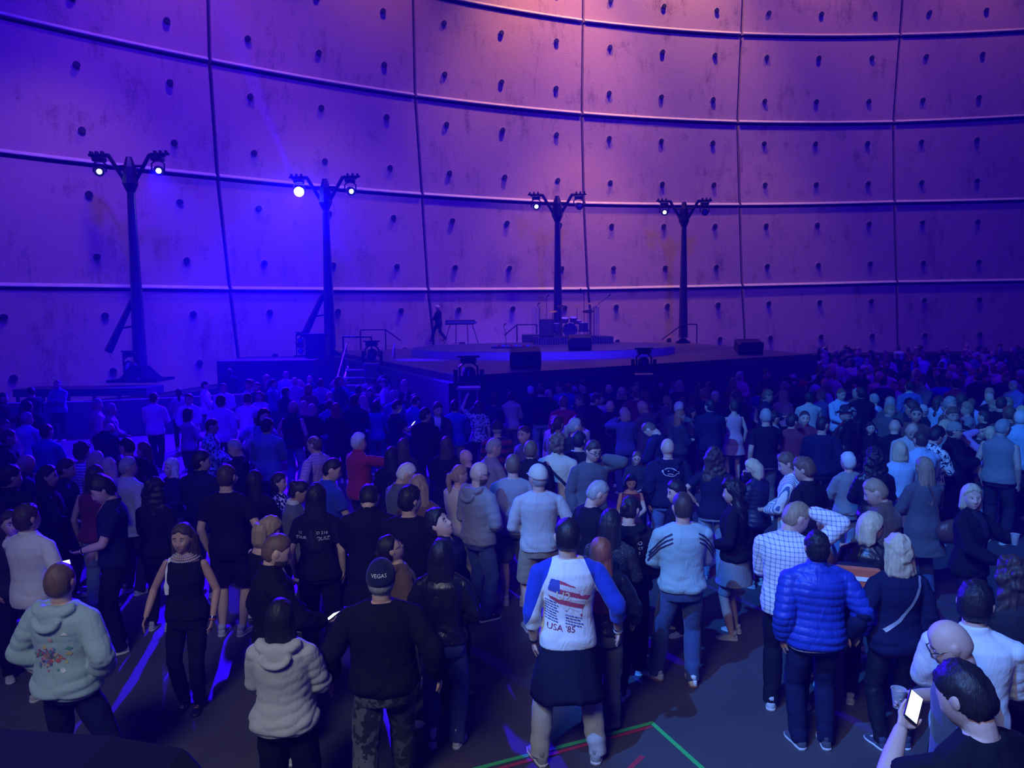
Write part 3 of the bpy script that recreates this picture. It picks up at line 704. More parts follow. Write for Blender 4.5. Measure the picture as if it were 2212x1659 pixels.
def concrete():  # the panels are a picture on the LED screen, modelled as concrete
    m,nt,b=_nt('screen_concrete'); L=nt.links.new; tc=nd(nt,'ShaderNodeTexCoord'); O=tc.outputs['Object']
    mp=nd(nt,'ShaderNodeMapping'); mp.inputs['Scale'].default_value=(1,1,.22); L(O,mp.inputs[0])
    n1=nd(nt,'ShaderNodeTexNoise',Scale=.55,Detail=6.0,Roughness=.62,Distortion=.6); L(O,n1.inputs['Vector'])
    n2=nd(nt,'ShaderNodeTexNoise',Scale=2.6,Detail=7.0,Roughness=.7); L(mp.outputs[0],n2.inputs['Vector'])
    n3=nd(nt,'ShaderNodeTexNoise',Scale=14.0,Detail=4.0,Roughness=.7); L(O,n3.inputs['Vector'])
    s=math_(nt,'ADD',math_(nt,'MULTIPLY',n1.outputs['Fac'],.8),math_(nt,'ADD',math_(nt,'MULTIPLY',n2.outputs['Fac'],.75),math_(nt,'MULTIPLY',n3.outputs['Fac'],.55)))
    cr=nd(nt,'ShaderNodeValToRGB'); e=cr.color_ramp.elements; e[0].position=.72; e[0].color=(.24,.165,.155,1); e[1].position=1.32; e[1].color=(.66,.50,.46,1); L(s,cr.inputs[0]); L(cr.outputs[0],b.inputs['Base Color'])
    b.inputs['Roughness'].default_value=.85; b.inputs['Specular IOR Level'].default_value=.2
    bp=nd(nt,'ShaderNodeBump',Strength=.5,Distance=.05); L(n3.outputs['Fac'],bp.inputs['Height']); L(bp.outputs[0],b.inputs['Normal']); return m
CONC=concrete(); GAP=simple('panel_gap',(.015,.012,.02),.8); LEDGE_HILITE=simple('ledge_highlight',(.92,.9,.9),.45,var=.25,bs=3.0); PLUG=simple('plug_dark',(.02,.018,.03),.5); RIM_HILITE=simple('plug_rim_highlight',(.7,.6,.6),.4)
def build_wall():
    mb=MB(); nu,nv=10,6
    cols=range(-1,9); rows=range(0,8)
    def P(c,u,r,v,rad):
        zm=seam_z(r,seam_t(c,10))
        # bilinear in seam space
        t0=seam_t(c+u if False else c,seam_z(r,seam_t(c,5))*(1-v)+seam_z(r+1,seam_t(c,5))*v); t1=seam_t(c+1,seam_z(r,seam_t(c+1,5))*(1-v)+seam_z(r+1,seam_t(c+1,5))*v); th=t0+(t1-t0)*u
        z=seam_z(r,th)*(1-v)+seam_z(r+1,th)*v; return wp(th,z,rad)
    for c in cols:
        for r in rows:
            gu=.008; g0=.004; g1=.030
            # panel face with returns, standing .22 m proud of the dark backing
            V=[];F=[]
            us=[gu+(1-2*gu)*i/nu for i in range(nu+1)]; vs=[g0+(1-g0-g1)*j/nv for j in range(nv+1)]
            for rad in (WR,WR+.22):
                for v in vs:
                    for u in us: V.append(tuple(P(c,u,r,v,rad)))
            n=(nu+1)*(nv+1)
            for j in range(nv):
                for i in range(nu): a=j*(nu+1)+i; F.append((a,a+1,a+nu+2,a+nu+1))
            for i in range(nu): F.append((i,n+i,n+i+1,i+1)); a=nv*(nu+1)+i; F.append((a,a+1,n+a+1,n+a))
            for j in range(nv): a=j*(nu+1); F.append((a,a+nu+1,n+a+nu+1,n+a)); a+=nu; F.append((a,n+a,n+a+nu+1,a+nu+1))
            mb.mi=0; mb.add(V,F)
            # ledge painted pale as the highlight along the panel's lower edge
            V=[]
            for i in range(nu+1):
                for dr,dz in((0.02,-.01),(-.12,-.01),(-.12,.02),(.01,.14)): q=P(c,us[i],r,g0,WR+dr); V.append((q.x,q.y,q.z+dz))
            F=[(i*4+k,i*4+(k+1)%4,i*4+4+(k+1)%4,i*4+4+k) for i in range(nu) for k in range(4)]+[(3,2,1,0),(nu*4,nu*4+1,nu*4+2,nu*4+3)]
            mb.mi=2
            if r>0: mb.add(V,F)
            for u in(1/6,.5,5/6):
                for v in(.25,.75):
                    q=P(c,u,r,v,WR); th=math.atan2(q.x-WC[0],q.y-WC[1]); rot=Matrix.Rotation(-th,3,'Z')
                    mb.mi=3; mb.lathe([(.001,-.14),(.11,-.14),(.13,-.12),(.13,.05),(.001,.05)],q,12,'y',rot)
                    mb.mi=4; mb.lathe([(.131,-.03),(.165,-.03),(.165,.03),(.131,.03)],q,12,'y',rot)  # pale ring paints in the highlight round each plug
    # backing
    V=[];F=[]; N=60; a0,a1=seam_t(-1,5),seam_t(9,5)
    for i in range(N+1):
        th=a0+(a1-a0)*i/N
        for z in(-.2,40): V.append(tuple(wp(th,z,WR+.2)))
    F=[(2*i,2*i+2,2*i+3,2*i+1) for i in range(N)]; mb.mi=1; mb.add(V,F)
    o=mb.build('wall_back',[CONC,GAP,LEDGE_HILITE,PLUG,RIM_HILITE]); tag(o,'curved concrete panel wall with dark joints and rows of round plugs','wall',kind='structure'); return o
build_wall()
# floor
def floor_mat():
    m,nt,b=_nt('floor_vinyl'); L=nt.links.new; tc=nd(nt,'ShaderNodeTexCoord'); O=tc.outputs['Object']
    n1=nd(nt,'ShaderNodeTexNoise',Scale=.8,Detail=5.0); L(O,n1.inputs['Vector']); n2=nd(nt,'ShaderNodeTexNoise',Scale=60.0,Detail=3.0); L(O,n2.inputs['Vector'])
    cr=nd(nt,'ShaderNodeValToRGB'); e=cr.color_ramp.elements; e[0].position=.3; e[0].color=(.060,.050,.052,1); e[1].position=.75; e[1].color=(.105,.088,.090,1); L(math_(nt,'ADD',math_(nt,'MULTIPLY',n1.outputs['Fac'],.8),math_(nt,'MULTIPLY',n2.outputs['Fac'],.2)),cr.inputs[0]); L(cr.outputs[0],b.inputs['Base Color'])
    b.inputs['Roughness'].default_value=.62; b.inputs['Specular IOR Level'].default_value=.3
    bp=nd(nt,'ShaderNodeBump',Strength=.1,Distance=.01); L(n2.outputs['Fac'],bp.inputs['Height']); L(bp.outputs[0],b.inputs['Normal']); return m
mb=MB(); mb.box((8,20,-.1),(90,64,.2)); tag(mb.build('floor',floor_mat()),'dark matt arena floor','floor',kind='structure')
BLK=simple('black_paint',(.02,.02,.022),.5,bump=.1,bs=30); BLKM=simple('black_metal',(.03,.03,.035),.38,.6); STEEL=simple('steel',(.5,.5,.52),.3,.9); DECK=simple('deck_surface',(.085,.06,.065),.42,var=.2,bs=2,bump=.05)
CURT=simple('stage_curtain',(.05,.05,.07),.9,bump=.2,bs=30); RUB=simple('rubber_black',(.008,.008,.010),.95,spec=.05); WHT=simple('white_shell',(.75,.75,.78),.3); GREYP=simple('grey_paint',(.22,.22,.24),.45)
LENSON=None
def emit(name,col,st):
    if name in MATS: return MATS[name]
    m,nt,b=_nt(name); b.inputs['Base Color'].default_value=(0,0,0,1); b.inputs['Emission Color'].default_value=c4(col); b.inputs['Emission Strength'].default_value=st
    tc=nd(nt,'ShaderNodeTexCoord'); MATS[name]=m; return m
# plinth under the wall panels on the left, and the low barrier that follows it
def arc_strip(mb,x0,x1,rad0,rad1,z0,z1f,n=30):
    a0=wall_hit(x0,700)[0]; a1=wall_hit(x1,700)[0]; V=[];F=[]
    for i in range(n+1):
        th=a0+(a1-a0)*i/n; z1=z1f(th)
        for r,z in((rad0,z0),(rad0,z1),(rad1,z1),(rad1,z0)): V.append(tuple(wp(th,z,r)))
    for i in range(n):
        for k in range(4): F.append((4*i+k,4*i+(k+1)%4,4*i+4+(k+1)%4,4*i+4+k))
    F+=[(3,2,1,0),(4*n,4*n+1,4*n+2,4*n+3)]; mb.add(V,F)
mb=MB(); arc_strip(mb,-250,2500,WR-1.2,WR+.15,0,lambda th:max(.3,seam_z(0,th)-.02),60); tag(mb.build('trim_1',BLK),'black plinth along the foot of the concrete wall','plinth',kind='structure')
# barrier in front of the wall, left: pleated drape over a low fence
def drape(name,pts,z0,z1,mat,parent=None,pleat=.05,step=.12,z1b=None):
    V=[];F=[];k=0; P=[]
    for a,b in zip(pts[:-1],pts[1:]):
        a=Vector(a);b=Vector(b);n=max(2,int((b-a).length/step)); nr=Vector((-(b-a).y,(b-a).x)).normalized()
        for i in range(n): P.append((a+(b-a)*i/n,nr))
    P.append((Vector(pts[-1]),nr))
    rs=random.Random(5)
    for i,(q,nr) in enumerate(P):
        o=math.sin(i*1.9)*pleat*.6+rs.uniform(-.3,.3)*pleat
        for z,f in((z0,1.2),(z0+(z1-z0)*.5,1),(z1-.06,.5),(z1,.1)): V.append((q.x+nr.x*o*f,q.y+nr.y*o*f,z))
        V.append((q.x-nr.x*.25,q.y-nr.y*.25,z1)); V.append((q.x-nr.x*.25,q.y-nr.y*.25,z0))
    for i in range(len(P)-1):
        for j in range(6): a=i*6+j; b=i*6+(j+1)%6; F.append((a,a+6,b+6,b))
    return link(name,newmesh(name,V,F,[mat],None,False),parent)
a=[at_z(x,y,0) for x,y in((-160,942),(60,942),(200,938),(420,925),(560,915))]
br=drape('crowd_barrier',[(q.x,q.y) for q in a],0,1.03,simple('barrier_drape',(.10,.10,.14),.8,bump=.2,bs=20)); tag(br,'low draped barrier in blue light between the crowd and the left wall','barrier')
# dark equipment plinth behind the barrier
def thing(name,label,cat,loc,group=None,rz=0):
    o=bpy.data.objects.new(name,None); COL.objects.link(o); o.location=loc; o.rotation_euler=(0,0,rz); return tag(o,label,cat,group)
# ---- stage
ZD=2.0; SA=at_z(990,812,ZD); SB=at_z(1752,765,ZD); SCc=at_z(742,754,ZD); SD=Vector((10.2,41.2,ZD))
back=[wp(wall_hit(x,700)[0],0,WR-.3) for x in(1560,1400,1200,1000,860)]
poly=[(SA.x,SA.y),(SB.x,SB.y),(9.6,40.2)]+[(q.x,q.y) for q in back[1:]]+[(SCc.x-.4,min(SCc.y,35.2))]
st=thing('stage','large square stage deck with blue-lit draped front','stage',(0,0,0))
mb=MB(); mb.prism(poly,ZD-.18,ZD); mb.build('deck',DECK,st)
mb=MB(); mb.prism([(x*.985+.05,y*.985+.35) for x,y in poly],0.02,ZD-.2); mb.build('frame',BLK,st)
drape('front_drape',[(SA.x,SA.y),(SB.x,SB.y)],0,ZD-.17,CURT,st,.04,.16)
drape('side_drape',[poly[-1],(SA.x,SA.y)],0,ZD-.17,CURT,st,.04,.16)
ZR=2.28; rc=Vector((1.22,29.7))
mb=MB(); mb.mi=0; mb.lathe([(.01,ZD+.001),(5.19,ZD+.001),(5.19,ZR-.03),(5.17,ZR),(.01,ZR)],(rc.x,rc.y,0),72); o=mb.build('stage_riser',[simple('riser_edge',(.05,.05,.10),.45,var=.2,bs=3)],None); 
for p_ in o.data.polygons:
    pass
mb=MB(); mb.lathe([(5.19,ZD+.003),(5.205,ZD+.003),(5.205,ZR-.02),(5.19,ZR-.02)],(rc.x,rc.y,0),72); mb.build('riser_fascia_lit',simple('fascia_lit',(.30,.30,.42),.5),o)  # lighter band paints in the light on the riser edge
tag(o,'low round riser in the middle of the square stage','riser')
# ---- mast lights
def lamp_parts(root,c,aim,sc=1.0,on=0,yoke=True):
    """moving head: base box, yoke, round head with lens"""
    c=Vector(c); lr=(.14,.095,.20)[on]; d=(Vector(aim)-c).normalized(); rot=d.to_track_quat('Y','Z').to_matrix()
    mb=MB(); mb.box(c+Vector((0,0,.42*sc)),(.42*sc,.30*sc,.16*sc),bev=.02); mb.box(c+Vector((0,0,.52*sc)),(.6*sc,.08*sc,.05*sc)); b=mb.build('lamp_base',BLKM,root)
    mb=MB()
    for s in(-1,1): mb.tube([c+Vector((s*.10*sc,0,.36*sc)),c+Vector((s*.24*sc,0,.25*sc)),c+Vector((s*.24*sc,0,-.04*sc))],.03*sc,8)
    mb.build('yoke',BLKM,b)
    mb=MB(); mb.lathe([(.01,-.20*sc),(.10*sc,-.20*sc),(.16*sc,-.12*sc),(.17*sc,.06*sc),(.185*sc,.10*sc),(.185*sc,.17*sc),(.155*sc,.17*sc),(.15*sc,.13*sc),(.01,.13*sc)],c,20,'y',rot); h=mb.build('lamp_head',BLKM,b,True)
    mb=MB(); mb.lathe([(.001,.135*sc),(lr*sc,.135*sc),(lr*.7*sc,.165*sc),(.001,.175*sc)],c,20,'y',rot); mb.build('lens',[simple('lens_glass',(.2,.2,.5),.1,spec=.8),emit('lens_lit',(.75,.8,1),14),emit('lens_bright',(1,1,.95),90)][on],b,True)
    return d
def mast(px,ytop,Y,label,ons,base_z,aims,dia=.30,tilt=(0,0),brace=True,bs=1.0):
    B=at_y(px,800,Y); x0,y0=B.x,B.y; T_=at_y(px,ytop,Y); zt=T_.z
    r=thing('light_mast',label,'light mast',(0,0,0))
    mb=MB(); mb.tube([(x0,y0,base_z+.3),(x0,y0,base_z+(zt-base_z)*.5),(x0,y0,zt-.9)],[dia*.68,dia*.5,dia*.36],20); mb.mi=0; mb.tube([(x0+.12,y0-.12,base_z+.3),(x0+.06,y0-.1,zt-1)],.03,6); mb.build('pole',simple('mast_steel',(.10,.10,.13),.28,.7),r,True)
    mb=MB(); mb.lathe([(.80*bs,base_z+.07),(.80*bs,base_z+.12),(.35*bs,base_z+.12+.42*bs),(dia*.7,base_z+.12+.46*bs)],(x0,y0,0),6); mb.box((x0,y0,base_z+.05),(1.8*bs,1.5*bs,.10)); mb.build('base',RUB,r)
    mb=MB(); q=Vector((x0,y0,zt))
    mb.tube([q-Vector((0,0,1.05)),q-Vector((0,0,.75)),q-Vector((0,0,.15)),q+Vector((0,0,.22))],[.14,.28,.22,.10],8)
    for s in(-1,1):
        mb.tube([q+Vector((s*.12,0,-.75)),q+Vector((s*.75,0,.30))],.075,6); mb.tube([q+Vector((0,0,-.1)),q+Vector((s*.5,0,-.12))],.05,6); mb.tube([q+Vector((s*.75,0,.30)),q+Vector((s*1.45,0,.30))],.055,6)
        for k in(.95,1.15,1.35): mb.box(q+Vector((s*k,0,.36)),(.07,.16,.12))
    mb.build('crosshead',BLKM,r)
    for s,on,aim in zip((-1,1),ons,aims): lamp_parts(r,q+Vector((s*1.05,-.05,-.28)),aim,.95,on)
    if brace:
        mb=MB(); z=base_z+(zt-base_z)*.38; mb.tube([(x0-.15,y0,z),(x0-1.05,y0-.2,z-1.9)],[.10,.16],4); mb.tube([(x0,y0,z-.95),(x0-.65,y0-.1,z-1.05)],.04,6); mb.tube([(x0-1.05,y0-.2,z-1.9),(x0-.9,y0-.2,base_z+.8)],.008,4); mb.build('brace',BLKM,r)
        # lamp on the floor of the plinth
    return q
aimf=(-1.5,4,0)
M1=mast(304,352,27.3,'leftmost and tallest mast with twin lamps lit pale blue against the wall',(1,1),1.25,((-6,2,0),(2,4,1)),.37)
M2=mast(715,398,31.0,'second mast from the left with one dazzling lamp, beside the stage steps',(2,1),1.95,((-3,5,0),(6,10,0)),.36,bs=.42)
M3=mast(1206,433,37.4,'mast rising behind the drum kit',(1,0),1.98,((4,6,0),(12,12,0)),.36,brace=False,bs=.35)
M4=mast(1475,446,39.2,'rightmost mast standing on the bare right half of the stage',(1,0),ZD,((8,6,0),(9,20,0)),.36,brace=False,bs=.35)
mb=MB(); q=M1; mb.box((q.x-1.2,q.y-1.25,1.02),(4.6,1.3,.26)); 
for k in range(6): mb.box((q.x-3.4+k*.88,q.y-1.8,.445),(.08,.08,.89))
mb.box((q.x-1.2,q.y-1.8,.5),(4.6,.05,.06)); tag(mb.build('platform',BLK),'black scaffold platform under the leftmost mast','platform')
mb=MB(); mb.box((-9.2,29.3,.97),(3.6,3.4,1.93)); tag(mb.build('platform',BLK),'solid black platform left of the stage steps','platform')
# crane lamp beside mast 1, and small floor lamps on the ledge
def floor_lamp(x,y,z,label,grp=None,sc=1):
    p=at_z(x,y,z) if False else None
def stage_lamp(P,aim,label,sc=1.0,on=0,group=None):
    r=thing('moving_head_lamp',label,'stage lamp',(0,0,0),group); lamp_parts(r,Vector(P)+Vector((0,0,.0)),aim,sc,on)
    mb=MB(); mb.box(Vector(P)+Vector((0,0,-.42*sc)),(.5*sc,.36*sc,.14*sc),bev=.02); mb.tube([Vector(P)+Vector((-.25*sc,0,-.35*sc)),Vector(P)+Vector((-.25*sc,0,.4*sc))],.03*sc,6); mb.tube([Vector(P)+Vector((.25*sc,0,-.35*sc)),Vector(P)+Vector((.25*sc,0,.4*sc))],.03*sc,6); mb.build('foot',BLKM,r); return r
q=at_y(285,812,26.6); stage_lamp((q.x,q.y,1.21+.54*1.1),(q.x-2,q.y-3,3),'black moving lamp tipped over beside the foot of the leftmost mast',1.1)
# lamp posts in front of the stage
def lamp_post(x,ytop,Y,label,sc,on=0):
    q=at_y(x,ytop,Y); r=thing('lamp_post',label,'stage light',(0,0,0)); z=q.z-.45
    mb=MB()
    for dx,dy in((-.2,-.2),(.2,-.2),(.2,.2),(-.2,.2)): mb.tube([(q.x+dx,q.y+dy,0),(q.x+dx,q.y+dy,z-.2)],.03,6)
    n=int((z-.2)/.35)
    for i in range(n):
        z0=.1+i*.35
        mb.tube([(q.x-.2,q.y-.2,z0),(q.x+.2,q.y-.2,z0+.3)],.015,5); mb.tube([(q.x-.2,q.y+.2,z0),(q.x-.2,q.y-.2,z0+.3)],.015,5); mb.tube([(q.x+.2,q.y+.2,z0),(q.x+.2,q.y-.2,z0+.3)],.015,5)
    mb.box((q.x,q.y,z-.18),(.55,.55,.05)); mb.build('truss',simple('truss_steel',(.2,.2,.25),.35,.8),r); lamp_parts(r,(q.x,q.y,z+.1),(q.x*.3,q.y-14,0) if on else (q.x,q.y+5,6),sc,on); 
    mb=MB(); 
    for s in(-1,1): mb.tube([(q.x+s*.3,q.y,z-.2),(q.x+s*.3,q.y,z+.25)],.05,8)
    mb.tube([(q.x-.3,q.y,z-.2),(q.x+.3,q.y,z-.2)],.04,8); mb.build('bracket',BLKM,r)
lamp_post(1012,779,16.9,'lamp on a truss post before the front corner of the stage',.85)
lamp_post(1391,760,20.2,'lamp on a truss post before the right half of the stage',.85)
lamp_post(803,745,24.5,'tall truss post with lamps beside the stage steps',.9)
# ---- railings
def rail(name,pts,z,hh,label,group=None,r=.03,mid=True,drop=None):
    mb=MB(); P=[Vector((p[0],p[1],p[2] if len(p)>2 else z)) for p in pts]
    for p in P: mb.tube([p,p+Vector((0,0,hh))],r,8)
    mb.tube([p+Vector((0,0,hh)) for p in P],r,8)
    if drop: mb.tube([P[-1]+Vector((0,0,hh)),Vector(drop)],r,8)
    tag(mb.build(name,BLKM),label,'railing',group)
def L3(x,y,Y): q=at_y(x,y,Y); return (q.x,q.y)
rail('stage_railing',[L3(779,736,35),L3(833,735,35.2)],ZD,.95,'black handrail at the back left edge of the stage',drop=at_y(866,736,35.6))
rail('stage_railing',[L3(1117,732,36.5),L3(1160,732,36.5)][::-1],ZD+.25,.85,'handrail behind the guitar pedals left of the drum kit',drop=at_y(1090,724,36.3))
rail('stage_railing',[L3(1505,740,38.5),L3(1474,738,38.5)],ZD,1.0,'black handrail beside the rightmost mast',drop=at_y(1429,734,37.8))
rail('stage_railing',[L3(742,760,27),L3(803,763,26)],1.45,1.35,'railing at the top of the metal stage steps')
# stage steps
r=thing('stage_steps','open metal steps climbing to the left side of the stage','steps',(0,0,0)); q=at_y(775,830,24)
for k in range(7):
    mb=MB(); mb.box((q.x,q.y+k*.34,.2+k*.24),(1.7,.32,.05)); mb.build('tread',simple('step_steel',(.3,.3,.34),.4,.7),r)
for s in(-1,1):
    mb=MB(); mb.tube([(q.x+s*.85,q.y-.1,.1),(q.x+s*.85,q.y+2.3,1.75)],.05,6)
    for k in range(4): mb.tube([(q.x+s*.85,q.y+.2+k*.65,.2+k*.45),(q.x+s*.85,q.y+.2+k*.65,1.15+k*.45)],.022,6); mb.tube([(q.x+s*.85,q.y+.2+k*.65,0),(q.x+s*.85,q.y+.2+k*.65,.25+k*.45)],.022,6)
    mb.tube([(q.x+s*.85,q.y+.2,1.15),(q.x+s*.85,q.y+2.2,2.55)],.025,6); mb.build('side_rail',simple('step_steel',(.3,.3,.34),.4,.7),r)
# two lamps on stands left of stage
for i,(x,y) in enumerate(((648,735),(649,758))):
    q=at_y(x,y,30.4); stage_lamp((q.x,q.y,q.z),(q.x+3,q.y-8,1),('upper' if i==0 else 'lower')+' of two small lamps on one stand left of the stage',.62)
q=at_y(648,760,30.5); mb=MB(); mb.tube([(q.x,q.y+.25,1.95),(q.x,q.y+.25,2.9)],.03,8); mb.box((q.x,q.y+.2,1.965),(.5,.4,.05)); mb.box((q.x,q.y+.14,2.55),(.1,.22,.05)); mb.box((q.x,q.y+.14,2.1),(.1,.22,.05)); tag(mb.build('lamp_stand',BLKM),'thin stand carrying two small lamps left of the stage','stand')
q=at_y(686,745,29.2); mb=MB(); mb.box((q.x,q.y,2.40),(.8,.7,.9),bev=.03); mb.box((q.x,q.y-.02,2.87),(.96,.74,.05)); tag(mb.build('flight_case',BLK),'black flight case on the platform beside the second mast','case')
# ---- keyboard
P=at_z(998,742,ZR); r=thing('keyboard','electric piano on four splayed legs on the stage','keyboard',(P.x,P.y-.2,ZR))
mb=MB(); mb.box((-.05,0,.98),(1.34,.45,.22),bev=.02); mb.mi=1; mb.box((.02,-.24,.96),(1.42,.18,.08)); mb.build('case',[BLK,simple('piano_keys',(.12,.12,.14),.4)],r)
mb=MB(); 
for k in range(26): mb.box((-.58+k*.046,-.26,1.005),(.040,.14,.012))
mb.build('keys',simple('ivory_keys',(.5,.5,.5),.4),r)
for sx,sy in((-1,-1),(1,-1),(-1,1),(1,1)): mb=MB(); mb.tube([(sx*(.5 if sy<0 else .26),sy*.15,.9),(sx*(.78 if sy<0 else .28),sy*.22,0)],.018,8); mb.build('leg',BLKM,r)
mb=MB(); mb.box((.05,-.15,.05),(.28,.2,.08),bev=.02); mb.tube([(.05,-.05,.08),(-.25,.1,.03),(-.4,.1,.02)],.01,6); o=mb.build('sustain_pedal',BLKM,None,loc=(P.x,P.y-.5,ZR)); tag(o,'small foot pedal on the stage under the electric piano','pedal')
# ---- drum kit
def drum(mb,c,r_,h,rot=None): mb.lathe([(.001,-h/2),(r_*.98,-h/2),(r_,-h/2+.02),(r_,h/2-.02),(r_*.98,h/2),(.001,h/2)],c,24,'z',rot)
DQ=at_z(1231,727,ZR+.3); dx,dy=DQ.x,DQ.y
o=MB(); o.box((dx+.1,dy+.5,ZR+.15),(3.4,2.6,.30),bev=.01); o.mi=1
for k in range(34): o.box((dx-1.5+k*.1,dy-.81,ZR+.15),(.012,.02,.28))
tag(o.build('drum_riser',[BLK,STEEL]),'low riser carrying the drum kit','riser')
Z=ZR+.30; r=thing('drum_kit','drum kit with blue-lit round bass drum head and many cymbals','drum kit',(dx,dy,Z))
SHELL=simple('drum_shell',(.10,.10,.16),.2,.3); HEADM=simple('drum_head',(.75,.75,.85),.35); CHR=simple('chrome',(.75,.75,.8),.12,1.0); CYM=simple('cymbal_brass',(.7,.55,.3),.25,1.0)
Rx=Matrix.Rotation(PI/2,3,'X')
mb=MB(); mb.lathe([(.26,-.3),(.29,-.3),(.30,-.28),(.28,-.27),(.28,.2),(.29,.22),(.001,.22)],(0,0,.30),28,'z',Rx.copy()); b=mb.build('bass_drum',SHELL,r,True)
mb=MB(); mb.lathe([(.001,-.02),(.265,-.02),(.27,0),(.001,.01)],(0,-.27,.30),28,'y'); mb.build('drum_head',HEADM,b,True)
mb=MB(); mb.lathe([(.262,-.03),(.292,-.03),(.292,.03),(.262,.03)],(0,-.27,.30),28,'y'); mb.build('hoop',CHR,b,True)
for c,rr,h,t in(((-.22,-.05,.72),.16,.2,.3),((.15,-.05,.74),.15,.2,.3),((-.62,.25,.38),.21,.4,.05),((.62,.25,.40),.21,.4,.05),((.38,.42,.62),.18,.14,.1),((-.95,.35,.38),.20,.38,.05)):
    mb=MB(); drum(mb,c,rr,h,Matrix.Rotation(t,3,'X')); d=mb.build('tom_drum',SHELL,r,True); mb=MB(); mb.lathe([(.001,h/2+.002),(rr*.97,h/2+.002),(rr*.9,h/2+.008),(.001,h/2+.008)],c,20,'z',Matrix.Rotation(t,3,'X')); mb.build('drum_head',HEADM,d,True)
    mb=MB(); [mb.tube([Vector(c)+Vector((rr*math.cos(a_),rr*math.sin(a_),h*.4)),Vector(c)+Vector((rr*math.cos(a_)*1.02,rr*math.sin(a_)*1.02,-Vector(c).z if h>.35 else -h*.4))],.012,6) for a_ in(.5,2.6,4.7)]; mb.build('hardware',CHR,d)
for cx,cy,cz,cr,t in((-.75,.1,1.12,.22,.25),(-.35,.35,1.35,.2,-.2),(.35,.30,1.32,.24,.15),(.80,.1,1.1,.24,-.3),(.9,.5,1.45,.2,.2),(-1.05,.4,.95,.18,0)):
    mb=MB(); mb.lathe([(.001,.03),(.03,.025),(.05,.008),(cr,-.01),(cr,-.014),(.05,.0),(.001,.01)],(cx,cy,cz),24,'z',Matrix.Rotation(t,3,'X')); c_=mb.build('cymbal',CYM,r,True)
    mb=MB(); mb.tube([(cx,cy,0),(cx,cy,cz)],.012,6); [mb.tube([(cx,cy,.3),(cx+.22*math.cos(a_),cy+.22*math.sin(a_),0)],.009,5) for a_ in(.3,2.4,4.5)]; mb.build('cymbal_stand',CHR,c_)
def micstand(x,y,z,h,label,boom=None,grp=None):
    r=thing('microphone_stand',label,'microphone stand',(x,y,z),grp); mb=MB(); mb.lathe([(.13,0),(.13,.02),(.02,.03)],(0,0,0),16); mb.tube([(0,0,.02),(0,0,h)],.012,8)
    e=(0,0,h)
    if boom: e=(boom[0],boom[1],h+boom[2]); mb.tube([(-boom[0]*.3,0,h-.1),e],.010,6)
    mb.build('stand',BLKM,r); mb=MB(); e=Vector(e); mb.tube([e,e+Vector((.05,-.02,.05)),e+Vector((.09,-.03,.09)),e+Vector((.12,-.04,.12))],[.018,.02,.03,.02],10); mb.build('microphone',BLKM,r)
for x,hh,b,l in((1181,1.75,None,'tall black microphone stand left of the drum kit'),(1166,1.3,(-.1,0,.1),'short microphone stand beside the black speaker box by the drums'),(1262,1.9,(-.25,0,.05),'tall boom stand over the right cymbals'),(1283,1.2,(.6,0,.5),'boom stand leaning out to the right of the drum kit')):
    q=at_y(x,720,dy+.9 if x<1260 else dy-.4); micstand(q.x,q.y,ZR+.302,hh,l,b)
# clear side screens
for i,x in enumerate((1164,1283)):
    q=at_y(x,725,dy-.2); mb=MB()
    for k in range(3): mb.box((q.x+(k*.14 if i else -k*.12),q.y+k*.35,ZR+.30+.65),(.03,.34,1.3))
    tag(mb.build('screen',simple('acrylic',(.6,.65,.9),.08,trans=.85)),'clear drum screen on the '+('right' if i else 'left')+' side of the drum kit','screen')
q=at_z(1190,722,ZR+.3); 
def cab(q,z,d,label,name='speaker_cabinet',rx=0,cat='speaker'):
    r=thing(name,label,cat,(q.x,q.y,z)); mb=MB(); mb.box((0,0,d[2]/2+(.06 if rx else 0)),d,rx=rx,bev=.03); mb.build('cabinet',BLK,r); mb=MB(); mb.box((0,-d[1]/2-.005-(.05 if rx else 0),d[2]/2+(.06 if rx else 0)),(d[0]*.9,.02,d[2]*.86),rx=rx); mb.build('grille',simple('speaker_grille',(.04,.04,.05),.6,bump=.5,bs=200),r); return r
cab(at_y(1181,722,dy-.25),ZR+.3,(.62,.5,.78),'black speaker box standing left of the drums')
cab(at_z(1147,739,ZR),ZR,(.85,.55,.38),'left of two low black amplifier boxes before the drums',cat='amplifier',name='amplifier')
cab(at_z(1185,739,ZR),ZR,(.72,.55,.38),'right of two low black amplifier boxes before the drums',cat='amplifier',name='amplifier')
cab(at_z(1252,757,ZR),ZR,(.78,.5,.42),'wedge monitor on the round riser in front of the bass drum',name='floor_monitor',rx=.35,cat='monitor')
cab(at_z(1135,796,ZD),ZD,(.86,.55,.46),'wedge monitor on the front edge of the square stage',name='floor_monitor',rx=.3,cat='monitor')
q=at_z(1617,765,ZD); cab(q,ZD,(.9,.6,.42),'wedge monitor near the right corner of the stage',name='floor_monitor',rx=.3,cat='monitor')
